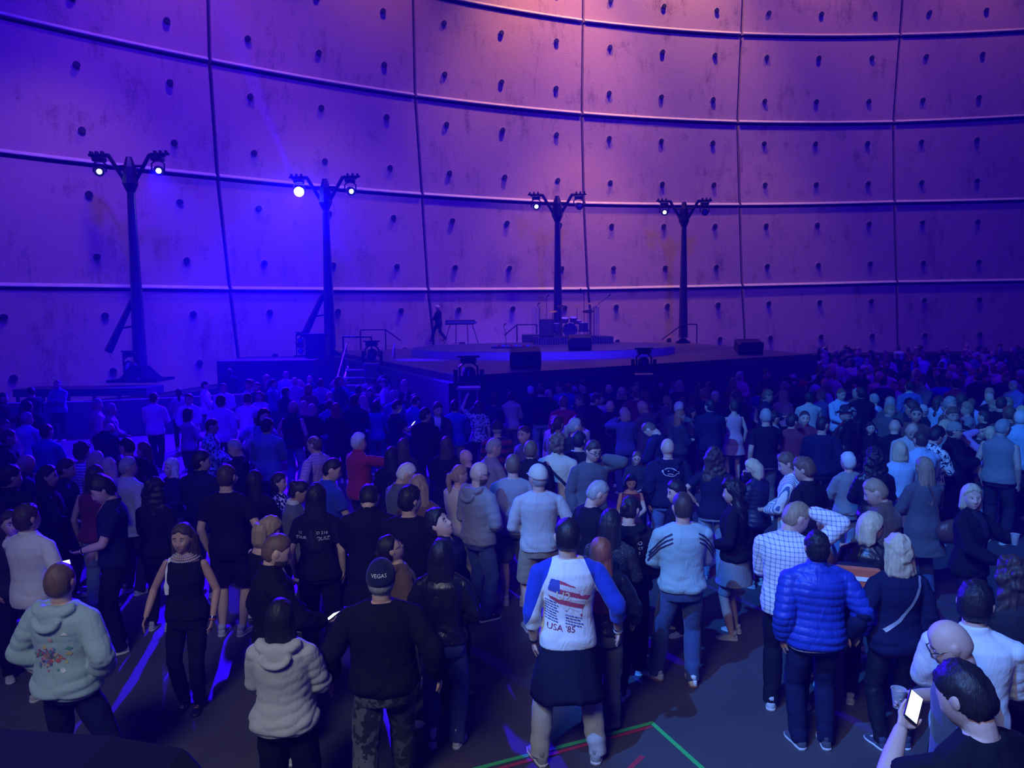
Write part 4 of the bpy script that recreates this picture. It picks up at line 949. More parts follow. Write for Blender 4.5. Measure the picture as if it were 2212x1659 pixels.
# percussion stand right of the kit, pedal board, guitar
q=at_z(1303,728,ZR); r=thing('pad_stand','small drum pad on a tripod right of the drum kit','stand',(q.x,q.y,ZR)); mb=MB(); mb.box((0,0,.72),(.55,.35,.04),ry=.05); mb.build('pad',BLK,r); mb=MB(); mb.tube([(0,0,.2),(0,0,.72)],.018,8); [mb.tube([(0,0,.3),(.3*math.cos(a),.3*math.sin(a),0)],.014,6) for a in(.5,2.6,4.7)]; mb.tube([(-.22,0,.72),(-.22,0,1.3)],.008,6); mb.build('tripod',BLKM,r)
q=at_z(1105,752,ZR); r=thing('pedal_board','guitar effects pedals and cables spread on the riser','pedals',(q.x,q.y,ZR)); mb=MB(); mb.box((0,0,.03),(1.5,.5,.05)); mb.build('board',BLK,r)
rs=random.Random(3)
for k in range(9): mb=MB(); mb.box((-.62+k*.155,rs.uniform(-.12,.12),.085),(.11,.16,.06),bev=.01); mb.lathe([(.02,0),(.02,.03),(.001,.035)],(-.62+k*.155,-.05,.11),10); mb.build('pedal',[CHR,simple('pedal_red',(.3,.05,.05),.4),simple('pedal_blue',(.1,.1,.5),.4)][k%3],r)
mb=MB(); P_=[(-.8+.2*i,.3+.12*math.sin(i*1.7),.02+.03*(i%2)) for i in range(10)]; mb.tube(P_,.012,6); mb.build('cable',RUB,r)
q=at_z(1093,745,ZR); micstand(q.x,q.y,ZR,.55,'short boom stand over the guitar pedals',(-.1,0,.25))
# ---- floor tape, bottom centre
def tape(pts,w,z,mat,label):
    mb=MB(); P=[at_z(x,y,0) for x,y in pts]
    for a,b in zip(P[:-1],P[1:]):
        d=(b-a); L=d.length; rz=math.atan2(d.y,d.x); c=(a+b)/2; mb.box((c.x,c.y,z),(L+w,w,.002),rz=rz); z+=.0012
    tag(mb.build('floor_tape',mat),label,'tape')
tape([(1000,1668),(1408,1562),(1530,1672)],.038,.0016,simple('tape_green',(.06,.55,.12),.6),'green tape marking a corner on the floor at the front')
tape([(1040,1672),(1404,1571)],.034,.004,simple('tape_red',(.5,.04,.06),.6),'red tape laid along the inner side of the green tape')
tape([(1352,1668),(1386,1636)],.04,.0016,simple('tape_red',(.5,.04,.06),.6),'short separate red tape mark inside the taped corner')
# ---- raised step at the right, ledge at the left foreground
r=thing('balcony_ledge','black padded ledge cutting across the lower left corner','ledge',(0,0,0))
V0=[at_y(x,y,d) for x,y,d in((-120,1560,1.9),(0,1574,1.75),(240,1590,1.6),(395,1617,1.55),(440,1668,1.5))]
mb=MB(); V=[];F=[]
for i,q in enumerate(V0):
    for dy_,dz in((0,0),(.03,-.03),(.02,-1.2),(-.7,-1.2),(-.65,-.02)): V.append((q.x,q.y+dy_,q.z+dz))
for i in range(4):
    for k in range(5): F.append((i*5+k,i*5+(k+1)%5,i*5+5+(k+1)%5,i*5+5+k))
F+=[(4,3,2,1,0),(20,21,22,23,24)]; mb.add(V,F); mb.build('ledge',RUB,r)
# ---------------------------------------------------------------- who stands where
C=dict(K=(.012,.012,.014),DK=(.03,.03,.035),NV=(.014,.017,.05),W=(.78,.76,.74),LG=(.48,.46,.45),G=(.26,.25,.26),DG=(.10,.10,.11),RD=(.42,.03,.05),MR=(.20,.03,.05),BR=(.13,.07,.045),CR=(.62,.52,.36),DN=(.05,.08,.19),LD=(.24,.33,.48),KH=(.34,.27,.17),TL=(.34,.47,.48),BL=(.02,.05,.42),MB=(.09,.14,.34),PK=(.62,.34,.42),OL=(.16,.13,.08),PU=(.42,.22,.58),SB=(.40,.55,.75),YE=(.6,.5,.12),OR=(.6,.16,.08),
k=(.015,.012,.012),b=(.055,.034,.024),m=(.14,.08,.045),y=(.58,.45,.27),g=(.32,.31,.31),w=(.66,.64,.62),r=(.30,.085,.03),a=(.33,.22,.12))
PEOPLE=[]
def row(t,share=True,**kw):
    f=[q.strip() for q in t.split('|')]; a=f[0].split(','); k=dict(kw)
    k['h']=float(a[4]) if len(a)>4 else (1.76 if a[3]=='m' else 1.64)
    if a[3]=='f': k['sex']='f'
    hs=f[1].split(','); k['hair']=hs[0]; k['haircol']=C[hs[1]]
    if len(hs)>2: k['skn']=int(hs[2])
    tp=f[2].split(','); k['top']=tp[0]; k['tc']=C[tp[1]]
    if len(tp)>2: k['tk']=tp[2]
    if len(tp)>3: k['tc2']=C[tp[3]]
    bt=f[3].split(','); k['bot']=bt[0]; k['bc']=C[bt[1]]
    if len(bt)>2: k['bk']=bt[2]
    ar=f[4].split(','); k['arms']=(ar[0],ar[1]); 
    if len(ar)>2: k['stance']=ar[2]
    hd=f[5].split(',') if f[5] else []
    if hd: k['head']=(float(hd[0]),float(hd[1]) if len(hd)>1 else 0,float(hd[2]) if len(hd)>2 else 0)
    k['extra']=tuple(q for q in f[6].split(',') if q) if f[6] else ()
    d=dict(x=float(a[0]),y=float(a[1]),yaw=float(a[2]),label=f[7],share=share); d.update(k); PEOPLE.append(d)
def near(t,**k):
    q=dict(fine=True,res=.0085); q.update(k); row(t,False,**q)
# ---- foreground
near("1225,1116,3,m,1.84|crop,k|threeq,W,raglan,BL|jeans,LG|down,out,wide|0,8||tall man in white baseball shirt with blue sleeves and flag print",res=.0068,sc=((.3,.29,.3),(.7,.68,.66)),seed=3)
near("1298,1160,-4,f,1.66|longer,r|leather,K|wide,DG|pocket,hold,narrow|0,5||woman with long red hair, black leather jacket and wide trousers",seed=8,sc=((.02,.02,.02),(.02,.02,.02)))
near("1475,1062,2,m,1.78|crop,b|sweater,TL|jeans,DN|front,front,cock2|0,4|collar|man in pale sweatshirt with dark stripes down both sleeves",sc=((.7,.7,.68),(.25,.12,.1)),tc2=C['TL'],seed=5)
near("1765,1146,-2,m,1.72|short,k|puffer,BL|jeans,NV|down,out,stand|-6,6|hemshirt|man in shiny blue quilted jacket, his right hand held by the woman",fat=1.12,belly=.05,res=.0075,tc2=C['W'],sc=((.08,.08,.1),(.6,.6,.62)),seed=11)
near("1942,1157,2,f,1.68|bobwavy,y|jacket,NV|skinny,K|out,down,stand|4,0||woman with curly blonde hair and pale strap across a navy jacket",bk='leather',fat=1.08,res=.0075,sc=((.05,.06,.12),(.7,.7,.75)),seed=7)
near("130,1212,-12,m,1.76|crop,m|hoodie,TL|jeans,NV|pocket,pocket,lunge|14,10||man in pale green hooded sweatshirt with colourful back print",belly=.03,seed=13)
near("605,1292,-2,f,1.62|long,k|hoodie,LG|wide,K|front,front,stand|10,8||woman in light grey hooded sweatshirt seen from behind, dark hair over the hood",fat=1.12,seed=17)
near("822,1207,3,m,1.78|cap,g|sweater,K|loose,DG,camo|out,out,walk2|0,6|capback|grey-haired man in dark cap and navy sweatshirt walking away",fat=1.14,belly=.05,capcol=(.015,.02,.07),seed=19,sc=((.02,.02,.02),(.05,.05,.05)))
near("395,1128,178,f,1.66|wavy,b,1|tank,K|skinny,K|loose,hold,narrow|0,-2||woman in black sleeveless outfit and glittering collar walking to the camera",res=.0066,eyes=True,shoe='boot',sc=((.02,.02,.02),(.02,.02,.02)),seed=23)
near("237,1020,118,m,1.86|quiff,k|polo,NV|jeans,K|front,hold,stand|6,-26||tall moustached man in dark polo shirt with watch looking down",res=.0066,eyes=True,face='stache',fat=1.06,sc=((.7,.7,.7),(.75,.73,.7)),seed=29)
near("58,1087,-12,m,1.76|short,b|shirt,W|jeans,NV|phlow,pocket,step|-10,8||man in untucked white shirt at the left edge holding a lit phone",sc=((.5,.45,.4),(.65,.6,.55)),seed=31)
near("20,1101,-130,f,1.62|long,b|sweater,DK|jeans,K|front,pocket|0,0||young woman's face beside the white-shirted man at the left edge",eyes=True,seed=37)
near("583,1150,-62,m,1.78|crop,m|jacket,K|loose,K|front,phlow,stand|-8,-14||bearded man in black zipped jacket looking down to the right",res=.0066,eyes=True,face='beard',seed=41)
near("566,1113,-38,f,1.66|bob,a|tank,K|skinny,K|front,front|-20,-20||woman with brown bob and bare shoulders behind the bearded man",seed=43)
near("682,1044,0,f,1.78|longer,k|tee,K|loose,K|down,down,stand|0,4||person with very long black hair and white lettering on a black T-shirt",fat=1.16,sex='m',seed=47,sc=((.02,.02,.02),(.3,.3,.3)))
near("858,1148,-62,f,1.64|bun,k|hoodie,BR|skinny,DG|pocket,kanga,stand|-6,32|glasses|young person in glasses and brown hoodie gazing up",res=.0066,eyes=True,seed=53,sc=((.6,.6,.6),(.7,.7,.7)))
near("953,1164,-4,f,1.64|straight,k|leather,K|jeans,DN|kanga,kanga,stand|0,4||girl with straight dark hair, black leather jacket and white high-top shoes",shoe='hightop',sc=((.68,.66,.62),(.7,.68,.64)),seed=59)
near("964,1098,-110,m,1.76|quiff,k|jacket,NV|jeans,K|pocket,kanga,stand|0,34||boy in navy jacket with his face turned up to the ceiling",res=.0066,eyes=True,shoe='boot',sc=((.02,.02,.02),(.02,.02,.02)),seed=61)
near("1031,995,-48,m,1.80|bald,m|hoodie,G|jeans,DN|kanga,kanga,stand|-30,-4|glasses|bald man in glasses and grey hoodie with hands in his pockets",face='beard',seed=67,sc=((.04,.04,.04),(.7,.7,.7)))
near("1163,1003,6,m,1.82|cap,g|long,LG|shorts,KH|kanga,pocket,cock|32,4||man in cream cap, grey long-sleeved top and khaki shorts",capcol=(.6,.55,.45),fat=1.05,seed=71,belly=.02)
near("1277,1032,-66,m,1.80|crop,g|tee,K|jeans,K|down,front,stand|-12,-24||grey-haired man in black T-shirt with printed front bowing his head",belly=.07,fat=1.06,seed=73)
near("1443,945,2,m,1.78|bald,g|hoodie,NV|jeans,MB|down,loose,stand|0,0||bald man in navy hoodie with line-drawn face on the back",fat=1.12,belly=.03,seed=79)
near("1543,968,-10,f,1.70|curly,b|tee,NV|jeans,LD|hip,down,stand|0,8||woman with long dark ringlets, navy T-shirt and light jeans",fat=1.12,seed=83)
near("1589,1035,62,f,1.68|curly,k|sweater,K|skirt,G|kanga,down,stand|10,-6||woman with black curls, planet emblem on her back and grey denim skirt",seed=89)
near("1467,1035,100,f,1.66|short,k|sweater,K|jeans,K|down,down|0,-8||laughing dark-haired woman behind the striped sweatshirt man",eyes=True,seed=97)
near("1318,1099,-20,f,1.68|straight,k|long,DK,sparkle,LG|skinny,K|front,front|0,-4||woman with long black hair and sparkling dark top behind the redhead",seed=101)
near("1358,1070,-8,m,1.74|bun,k|hoodie,K|loose,K|front,pocket|-30,-8||dark-haired person in black hoodie with white letters on the shoulder",seed=103)
near("1704,1077,-34,m,1.84|crop,a|shirt,W,plaid,MB|jeans,K|front,head,stand|-48,-22||man in blue checked shirt bowing with a hand raised to his brow",fat=1.08,seed=107,eyes=True)
near("1768,1094,-80,f,1.68|updo,k,1|tank,W|skinny,K|front,cross|-10,14||woman with dark updo and white strappy top looking up to the right",eyes=True,seed=109,res=.0066)
near("1877,1106,-40,f,1.66|bob,y|leather,K|skinny,K|front,front|-40,-4||blonde woman in black leather jacket with orange reflective bag",seed=113,eyes=True)
near("1908,1028,48,m,1.82|crop,a|jacket,BR|jeans,DG|down,front,stand|22,-22||grey-haired man in olive-brown jacket bowing his head to the left",fat=1.1,belly=.04,seed=127,eyes=True)
near("2101,1046,-150,f,1.68|bob,y|jacket,K|skinny,K|drink,phlow,stand|-40,6|open|blonde woman in studded dark jacket holding a plastic cup",res=.0066,eyes=True,seed=131,tc2=(.03,.03,.05))
near("1999,987,8,f,1.72|straight,a|coat,DG|jeans,DN|front,front|0,0||woman with very long ash-blonde hair and brown shoulder bag",seed=137)
near("1891,969,-4,f,1.70|curly,k|leather,K|skinny,K|front,front|0,0||woman with long dark curls and glossy black leather jacket",seed=139)
near("1746,985,36,m,1.84|short,m|polo,K|jeans,K|down,down|20,-12||man with slicked brown hair and black shirt bowing to the left",fat=1.08,seed=149)
near("1711,974,60,m,1.76|short,m|shirt,W,vstripe,MB|jeans,LD|front,front|20,-18||man in white patterned jacket facing left behind the slick-haired man",seed=151)
near("864,995,-52,m,1.82|crop,w|blazer,DG|jeans,DK|front,front|-20,-24|glasses|grey-haired man in blazer and white shirt looking down",tc2=C['W'],seed=157)
near("882,1048,-6,m,1.80|short,k|tee,K|jeans,K|front,down|-40,0||broad man in black T-shirt standing behind the person gazing up",fat=1.2,seed=163)
near("903,1025,-10,f,1.68|wavy,a|coat,BR|jeans,DN|front,front|0,0||woman with wavy light-brown hair and brown coat",seed=167)
near("990,1003,-38,f,1.66|pony,a|sweater,CR|jeans,KH|front,front|-30,-2||woman with ponytail and cream jumper behind the bald hoodie man",seed=173)
near("2108,1254,-22,m,1.82|short,k|shirt,W|jeans,DK|front,front|-20,0||dark-haired man in white shirt behind the bald man, bottom right",fat=1.05,seed=179)
near("2086,1330,62,m,1.77|bald,b|tee,DG|jeans,DK|down,cupn|10,-24|glasses|bald man in glasses and dark T-shirt looking down, bottom right",fat=1.1,seed=181,res=.0066,eyes=True)
near("2124,1436,24,m,1.88|short,k|tee,K|jeans,K|phnear,front|8,-22||nearest dark-haired man holding up a bright phone, bottom right",fat=1.12,seed=191,res=.007)
near("2192,1208,0,f,1.66|curly,b|coat,DK|jeans,K|front,front|0,0||curly brown-haired woman cut by the right edge",seed=193)
MIDRES=dict(res=.0125)
def mids(block):
    for l in block.strip().split('\n'):
        if l.strip(): row(l,True,**MIDRES)
mids("""
203,1004,4,f,1.70|straight,b|vest,MR|jeans,LD|down,front|0,0||woman with long dark hair, maroon jacket and faded jeans
273,985,-22,m,1.76|crop,g|blazer,LG|jeans,DK|front,down|-30,0||short-haired man in cream jacket seen from behind
332,1035,-8,f,1.68|curly,k|sweater,K|skinny,K|front,down|0,0||woman with black curls and black top behind the necklace woman
276,944,56,m,1.84|crop,k|tee,K|jeans,K|phlow,front|14,-4||broad man in black T-shirt facing left with phone at his waist
311,954,96,f,1.66|long,m|sweater,DK|jeans,K|down,down|0,0||woman with long hair facing left beside the broad black-shirted man
175,958,-20,f,1.66|curlyshort,b|long,W,stripe,MB|jeans,LD|front,front|0,0||woman with short curls and white striped top
207,974,-10,f,1.66|wavy,y|sweater,LG|jeans,K|front,front|20,0||blonde woman in grey top left of the cream-jacket man
233,991,-15,f,1.62|bobwavy,y|sweater,DK|jeans,K|front,front|30,0||blonde woman with ruffled bob in front of the other blonde
137,989,-60,m,1.78|short,b|jacket,DK|jeans,K|front,down|-10,-6||dark-bearded man facing right at the left side
99,1004,-64,f,1.70|longer,k|coat,K|skinny,K|front,front|-10,0||woman in black with long black hair turned right
17,1003,-6,m,1.80|short,k|jacket,K|jeans,K|down,down|-30,0||dark-haired man in black jacket at the left edge, ears showing
38,977,-30,m,1.78|bald,g|jacket,NV|jeans,K|front,front|0,-30||bald man with bowed head at the left edge
368,991,150,f,1.56|bobwavy,w|sweater,NV|jeans,DN|front,front|0,8||grey-haired woman in blue facing the camera
431,972,-10,m,1.82|short,k|jacket,NV|jeans,DN|front,front|-50,0||man with thick black hair and navy jacket turned away
487,1002,-4,m,1.80|crop,b|tee,K|shorts,K|down,out|0,0||stocky man with cropped hair and black T-shirt seen from behind
515,944,120,m,1.70|crop,g|tee,K|jeans,K|phlow,front|0,-20||grey-haired man in black shirt looking at his phone
548,1016,0,f,1.70|longer,k|coat,K|skinny,K|front,front|0,0||woman with straight black hair and black coat
600,1020,-90,f,1.62|long,k|long,NV,print,W|skinny,K|front,front|0,0||woman in dark flower-patterned blouse
634,1035,-74,f,1.66|updo,k,1|jacket,DG|jeans,DK|front,front|-6,-20|collar|dark-haired woman in grey cardigan with pale collar
707,986,-50,m,1.82|crop,k|polo,BL|jeans,DK|front,front|-30,-16||smiling man with cropped black hair and blue polo shirt
793,1040,4,m,1.84|short,k|coat,K|jeans,K|front,front|0,-40||large person in black coat bent forward
682,939,66,m,1.76|recede,m|shirt,PK,plaid,MB|jeans,DK|hip,front|10,-6|glasses|balding man in glasses and pink checked shirt
773,935,-46,m,1.76|pixie,w|jacket,RD|jeans,DK|front,point|-30,0||white-haired person in red jacket pointing to the right
871,947,4,f,1.68|longer,b|sweater,DK|skinny,K|front,front|0,0||woman with long brown hair and black top near the tattooed man
845,965,-10,f,1.68|straight,k|coat,K|skinny,K|front,front|0,0||woman with long black hair left of the longer-haired brunette
964,943,-6,f,1.68|long,b|coat,K|skinny,K|front,front|10,0||dark-haired woman with hair clip and long black coat
1011,969,70,m,1.60|bald,b|sweater,K|jeans,K|front,front|0,-10||small bald man in black among taller people
1061,944,-62,m,1.80|crop,g|polo,G|jeans,K|front,front|-10,-10||man with cropped grey hair and grey polo shirt facing right
1108,980,-6,m,1.80|crop,m|tee,G|shorts,DG,plaid|front,down|10,0||man in grey T-shirt and checked shorts with back logo
1146,950,-8,m,1.78|crop,m|jacket,K|jeans,K|front,front|0,0||man with cropped fair hair and black jacket behind the cap man
1133,918,120,m,1.80|crop,b|shirt,DG|jeans,K|down,down|20,0||man with goatee looking left over the others
1204,939,-14,m,1.78|curlyshort,m|jacket,CR|jeans,DK|front,down|-10,0||curly-haired person in cream fleece with black strap
1250,931,-14,m,1.82|short,k|sweater,K|jeans,K|front,front|-20,0|collar|dark-haired man with white collar above black sweater
1277,948,-158,m,1.84|short,b|sweater,DG|jeans,KH|ear,down|10,-10|glasses|man in round glasses and dark sweater talking on the phone
1376,974,170,f,1.36|long,m|sweater,DK|jeans,K|front,front|0,-6|glasses|long-haired woman in glasses crouching between the legs of the crowd
1363,1022,176,f,1.32|bob,k|tank,MR|skinny,K|front,front|0,-14||young woman with dark headband crouching low
1635,990,40,f,1.64|bob,y|puffer,NV|skinny,K|front,face|30,-14|mask|blonde woman in face mask and dark quilted coat
1655,881,4,m,1.84|crop,g|tee,K|jeans,DG|down,front|-10,0||grey-haired man in black T-shirt and belt seen from behind
1711,893,-60,m,1.74|short,k|shirt,MR|jeans,DK|front,front|-10,0||dark-haired man in maroon shirt facing right
1738,886,170,m,1.78|crop,b|jacket,MR|jeans,K|front,front|0,0||man in dark red jacket facing the camera
1776,898,-24,m,1.82|crop,k|sweater,NV|jeans,K|front,down|-40,0||broad man in navy sweater turning his head right
1831,875,40,m,1.80|hat,g|leather,K|jeans,K|front,front|30,-6||man in grey felt hat and leather jacket
1933,904,-14,m,1.78|bald,b|shirt,K|jeans,K|front,front|-20,-14||shaven-headed man in black shirt
1968,906,165,m,1.78|bald,g|shirt,LG|jeans,K|front,front|0,-30||bald man with lowered face beside the shaven-headed man
1990,930,0,m,1.70|crop,b|jacket,SB|jeans,DK|front,front|0,0||short-haired man in light blue jacket with pink band
2014,920,-70,m,1.74|quiff,k|shirt,W,print,NV|jeans,K|phlow,front|-10,-24||dark-haired man in patterned shirt looking down right
1945,954,-6,f,1.68|bob,y|coat,SB|skinny,K|front,front|0,0||woman with pale bob and light blue shawl
1834,977,10,f,1.64|pixie,w|sweater,G|jeans,LD|front,front|10,0||woman with short silver hair and grey top
1881,911,165,f,1.46|long,k|sweater,K|skinny,K|front,front|0,0||low dark-haired woman facing the camera behind the silver-haired one
2140,920,-16,f,1.66|pony,y|long,PU|jeans,LD|head,front|-10,0||woman with blonde ponytail, purple top and pale jeans
2163,903,-56,m,1.84|crop,g|vest,G|jeans,DK|down,down|-14,-10|glasses|grey-haired man in glasses and grey waistcoat
2061,911,-120,m,1.74|cap,b|jacket,K|jeans,K|front,phone|0,0||man in pale cap and black jacket facing right
2120,914,178,f,1.64|short,k|sweater,DK|skinny,K|front,front|0,0||dark-haired woman facing the camera left of the purple top
2205,885,-20,m,1.80|crop,w|jacket,SB|jeans,DK|front,front|0,0||white-haired man at the right edge
1586,864,6,f,1.70|short,b|dress,PK|skirt,PK|hip,down|0,0||woman in short-sleeved pale pink dress
1535,862,-4,m,1.80|short,k|jacket,NV|jeans,K|front,front|30,0||dark-haired man in navy jacket left of the pink dress
1420,899,62,m,1.80|crop,m|sweater,NV|jeans,K|front,front|0,-58||man in navy sweater with his head bent far down
1396,862,40,m,1.80|bald,g|shirt,DG|jeans,DG|phlow,front|30,-24||bald man in grey shirt reading his phone
1351,880,20,f,1.66|bob,y|jacket,MB|jeans,DN|face,front|0,-10||blonde woman in blue denim with a hand at her chin
1318,864,-6,m,1.74|bald,m|jacket,K|jeans,K|front,front|0,0||bald man in black jacket with round back emblem
1343,838,176,f,1.70|bobwavy,y|sweater,K|skinny,K|front,front|0,0|glasses|curly blonde woman in glasses facing the camera
1280,848,-50,m,1.80|crop,k|shirt,K|jeans,K|front,front|-20,-22||dark-haired man in black shirt looking down to the right
1298,850,172,f,1.66|bob,k|sweater,LG|skinny,K|front,front|0,0||smiling woman with dark fringe facing the camera
1256,851,100,m,1.74|short,m|jacket,DK|jeans,K|front,front|0,-10||bearded man facing left behind the red sweater
1217,855,2,m,1.78|short,m|sweater,RD|jeans,LD|down,down|0,0||man in bright red sweater seen from behind
1169,829,0,m,1.86|short,b|sweater,K|jeans,LD|front,front|0,0|collar|tall man in dark sweater with white collar and pale jeans
1184,839,-150,m,1.74|bald,g|jacket,DK|jeans,K|front,front|0,0|glasses|bald man in glasses facing right behind the tall man
1146,833,4,m,1.72|crop,w|jacket,NV|jeans,K|front,front|-20,0||grey-haired person in navy left of the tall man
1104,845,0,f,1.68|short,k|jacket,CR|jeans,OL|front,front|0,0||dark-haired person in pale yellow jacket
1066,852,0,f,1.68|curlyshort,b|long,NV|skinny,K|front,front|0,0||woman with round curly hair in blue
1033,866,-2,f,1.66|bob,b|tee,LG,print,NV|skinny,K|raise,down|0,0||woman in patterned grey T-shirt with one arm up
1074,908,4,m,1.72|cap,g|long,MR,rugby,NV|jeans,K|front,front|0,0|capback|man in cap and red and navy striped rugby shirt
982,864,0,m,1.76|short,k|shirt,BL|jeans,KH|front,front|0,0||man in blue shirt near the stage with pink sweater at his waist
944,870,-170,m,1.74|quiff,b|blazer,DK|jeans,K|front,front|20,-6||young man in dark suit facing the camera
917,880,-20,m,1.80|short,k|blazer,K|jeans,K|front,front|-40,0||man in black suit beside the young suited man
852,862,-60,m,1.80|crop,k|tee,NV|jeans,DK|front,phone|0,-16||man with tattooed bare arm holding a lit phone
812,865,4,f,1.66|bob,k|shirt,BL|jeans,DN|front,front|0,0||dark-haired woman in bright blue shirt seen from behind
785,854,70,f,1.66|wavy,y|shirt,W,print,NV|skinny,K|front,front|0,0||blonde woman in patterned scarf facing left
765,852,0,m,1.80|short,b|jacket,NV|jeans,DK|front,front|-20,0||man in navy jacket right of the auburn-haired woman
725,870,0,f,1.66|long,r|coat,K|skinny,K|front,front|0,0||auburn-haired woman in long black coat
673,873,0,f,1.64|bob,y|jacket,K|skinny,K|front,front|0,0||blonde woman in black jacket nearer the bald man
655,866,20,f,1.64|long,y|jacket,NV|skinny,K|front,front|0,0||blonde woman behind the other blonde in the left crowd
631,865,-20,m,1.82|bald,b|vest,NV|jeans,LD|pocket,pocket|-10,-4||bald man in body warmer and light jeans
575,903,0,m,1.80|short,k|blazer,MB|jeans,DK|front,front|-20,0||dark-haired man in blue blazer seen from behind
534,848,0,m,1.82|crop,b|tee,W|jeans,DK|front,front|0,0||man in white T-shirt and dark trousers, left crowd
476,853,2,m,1.86|short,b|shirt,W|jeans,K|down,down|0,0||big man in loose white shirt and dark trousers, left crowd
453,903,-70,m,1.78|crop,b|shirt,SB,print,NV|jeans,DN|front,front|0,-6||man in pale patterned shirt facing right
405,882,-40,f,1.66|bob,k|long,LG|skinny,K|front,front|0,0||woman in light top between the two white shirts
408,849,178,m,1.78|crop,b|shirt,W|jeans,K|front,front|0,0||man in white shirt facing the camera, left crowd
386,838,20,f,1.66|pony,k|long,W,vstripe,NV|skinny,K|front,down|0,0||woman with tied dark hair and striped white shirt
331,847,0,m,1.82|crop,b|shirt,W|skinny,K|front,front,step|0,0||man in white shirt standing alone on the lit floor
237,870,-60,m,1.74|crop,g|shirt,LG,vstripe,MR|jeans,KH|front,front|0,0||grey man in striped shirt facing right by the barrier
208,860,-50,m,1.80|crop,g|shirt,PK|jeans,KH|down,down|-10,0||man in pinkish shirt with arms at his sides
225,905,-10,m,1.62|none,k|jacket,NV|jeans,K|front,front|0,-60||person in dark jacket leaning forward below the pink shirt
124,820,176,m,1.78|crop,k|jacket,MB|jeans,K|cross,cross|0,0||man in blue jacket with folded arms behind the barrier
68,835,60,m,1.78|crop,k|sweater,NV|jeans,K|front,front|0,-10||man in navy sweater behind the barrier
55,889,-14,m,1.78|crop,g|shirt,SB|jeans,DN|front,front|-30,0||grey-haired man in light blue shirt, far left
98,915,-10,m,1.76|crop,b|shirt,BL|jeans,K|front,front|0,0||dark-haired man in blue shirt, far left
5,847,-60,m,1.74|crop,k|jacket,K|jeans,K|front,front|0,0||man in dark jacket at the very left edge behind the barrier
8,906,-120,f,1.64|bob,m|sweater,LG|skinny,K|front,front|0,0||woman facing right at the very left edge
12,926,-50,m,1.80|crop,b|jacket,K|jeans,K|front,front|0,-6||bearded man in black at the left edge under the barrier
60,866,10,m,1.70|crop,k|jacket,DK|jeans,K|front,front|0,0||man with dark face just in front of the barrier
442,822,-70,m,1.76|crop,b|shirt,W|jeans,K|front,front|0,0||man in white shirt facing right near the platform
482,827,-160,m,1.76|crop,b|shirt,W|jeans,K|front,front|0,0||man in white shirt right of the others near the platform
555,825,178,m,1.76|crop,b|jacket,NV|jeans,K|front,front|0,0||man in dark clothes in front of the black platform
560,845,-178,f,1.66|wavy,m|long,W|skinny,K|cross,cross|0,0||woman in white top with folded arms, left crowd
588,818,-60,m,1.74|crop,b|jacket,MB|jeans,K|front,front|0,0||man in blue facing right by the platform
617,801,0,m,1.80|crop,g|shirt,SB|jeans,K|front,front|0,0||tall man in pale shirt close to the platform
636,814,10,m,1.76|bald,g|shirt,LG|jeans,K|front,front|0,0||bald man in pale shirt close to the platform
616,836,-30,m,1.74|crop,k|jacket,NV|jeans,K|front,front|0,0||dark-haired man below the bald man near the platform
666,830,0,f,1.68|bob,r|sweater,MR|jeans,K|front,front|0,0||person with reddish hair and sweater below the platform
692,817,0,m,1.80|crop,b|shirt,MB,plaid,W|jeans,K|front,front|0,0||man in checked shirt beside the stage steps
735,815,2,m,1.76|cap,b|shirt,BL|jeans,K|front,front|0,0|capback|man in cap and blue shirt beside the stage steps
774,832,-10,m,1.72|crop,k|jacket,DK|jeans,K|front,front|0,0||dark-clad man at the foot of the stage steps
798,839,180,f,1.66|long,k|sweater,NV|skinny,K|front,front|0,0|glasses|woman in glasses facing the camera by the stage steps
852,845,0,m,1.74|curlyshort,g|shirt,MB|jeans,K|front,front|0,0||grey curly-haired man beneath the left side of the stage
895,853,-40,m,1.76|crop,k|shirt,BL|jeans,K|front,front|0,-14||man in blue shirt bowing beneath the stage corner
1228,828,0,f,1.72|updo,r|shirt,BL|skinny,K|front,front|0,0||woman with red hair piled up and blue shirt
1316,829,0,m,1.78|bald,g|jacket,NV|jeans,K|front,front|0,0||bald man nearest the stage front
1393,845,10,f,1.68|wavy,m|shirt,MB|skinny,K|front,front|0,0||woman with wavy hair and blue top beneath the right lamp post
1427,820,176,f,1.70|long,k|sweater,K|skinny,K|front,front|0,0||pale-faced dark-haired woman close to the stage front
1468,822,0,f,1.68|bobwavy,y|jacket,NV|skinny,K|front,front|0,0||woman with fluffy blonde hair close to the stage front
1466,866,-30,m,1.74|crop,w|jacket,DG|jeans,K|front,front|-20,0||white-haired man facing right in mid crowd
1468,884,-80,f,1.66|long,r|sweater,DK|skinny,K|cross,cross|0,0||red-haired woman in profile with folded arms
1490,876,-100,f,1.64|bob,k|jacket,K|skinny,K|front,front|0,-10|open|woman with dark bob and black jacket over white
1545,843,170,m,1.78|crop,w|jacket,DK|jeans,K|front,front|0,-6||white-haired man facing the camera in mid crowd
1598,803,178,f,1.74|bobwavy,w|shirt,PK|skinny,K|front,front|0,0||smiling woman with tall blonde hair and pale top
1583,816,-10,f,1.68|bob,a|sweater,MR|skinny,K|front,front|0,0||woman with smooth bob below the smiling blonde
1657,800,170,m,1.80|quiff,b|jacket,DK|jeans,K|front,front|0,0||dark-haired man looking over the crowd near the stage
1651,850,178,f,1.66|long,k|tank,MR|skinny,K|front,front|0,0|glasses|woman in glasses with bare neck facing the camera
1692,842,0,f,1.68|long,y|sweater,PK|skinny,K|front,front|0,0||woman with long fair hair and pinkish sweater
1734,822,-10,m,1.74|cap,b|jacket,DK|jeans,K|front,front|-60,0|redcap|man in red cap turned to the right
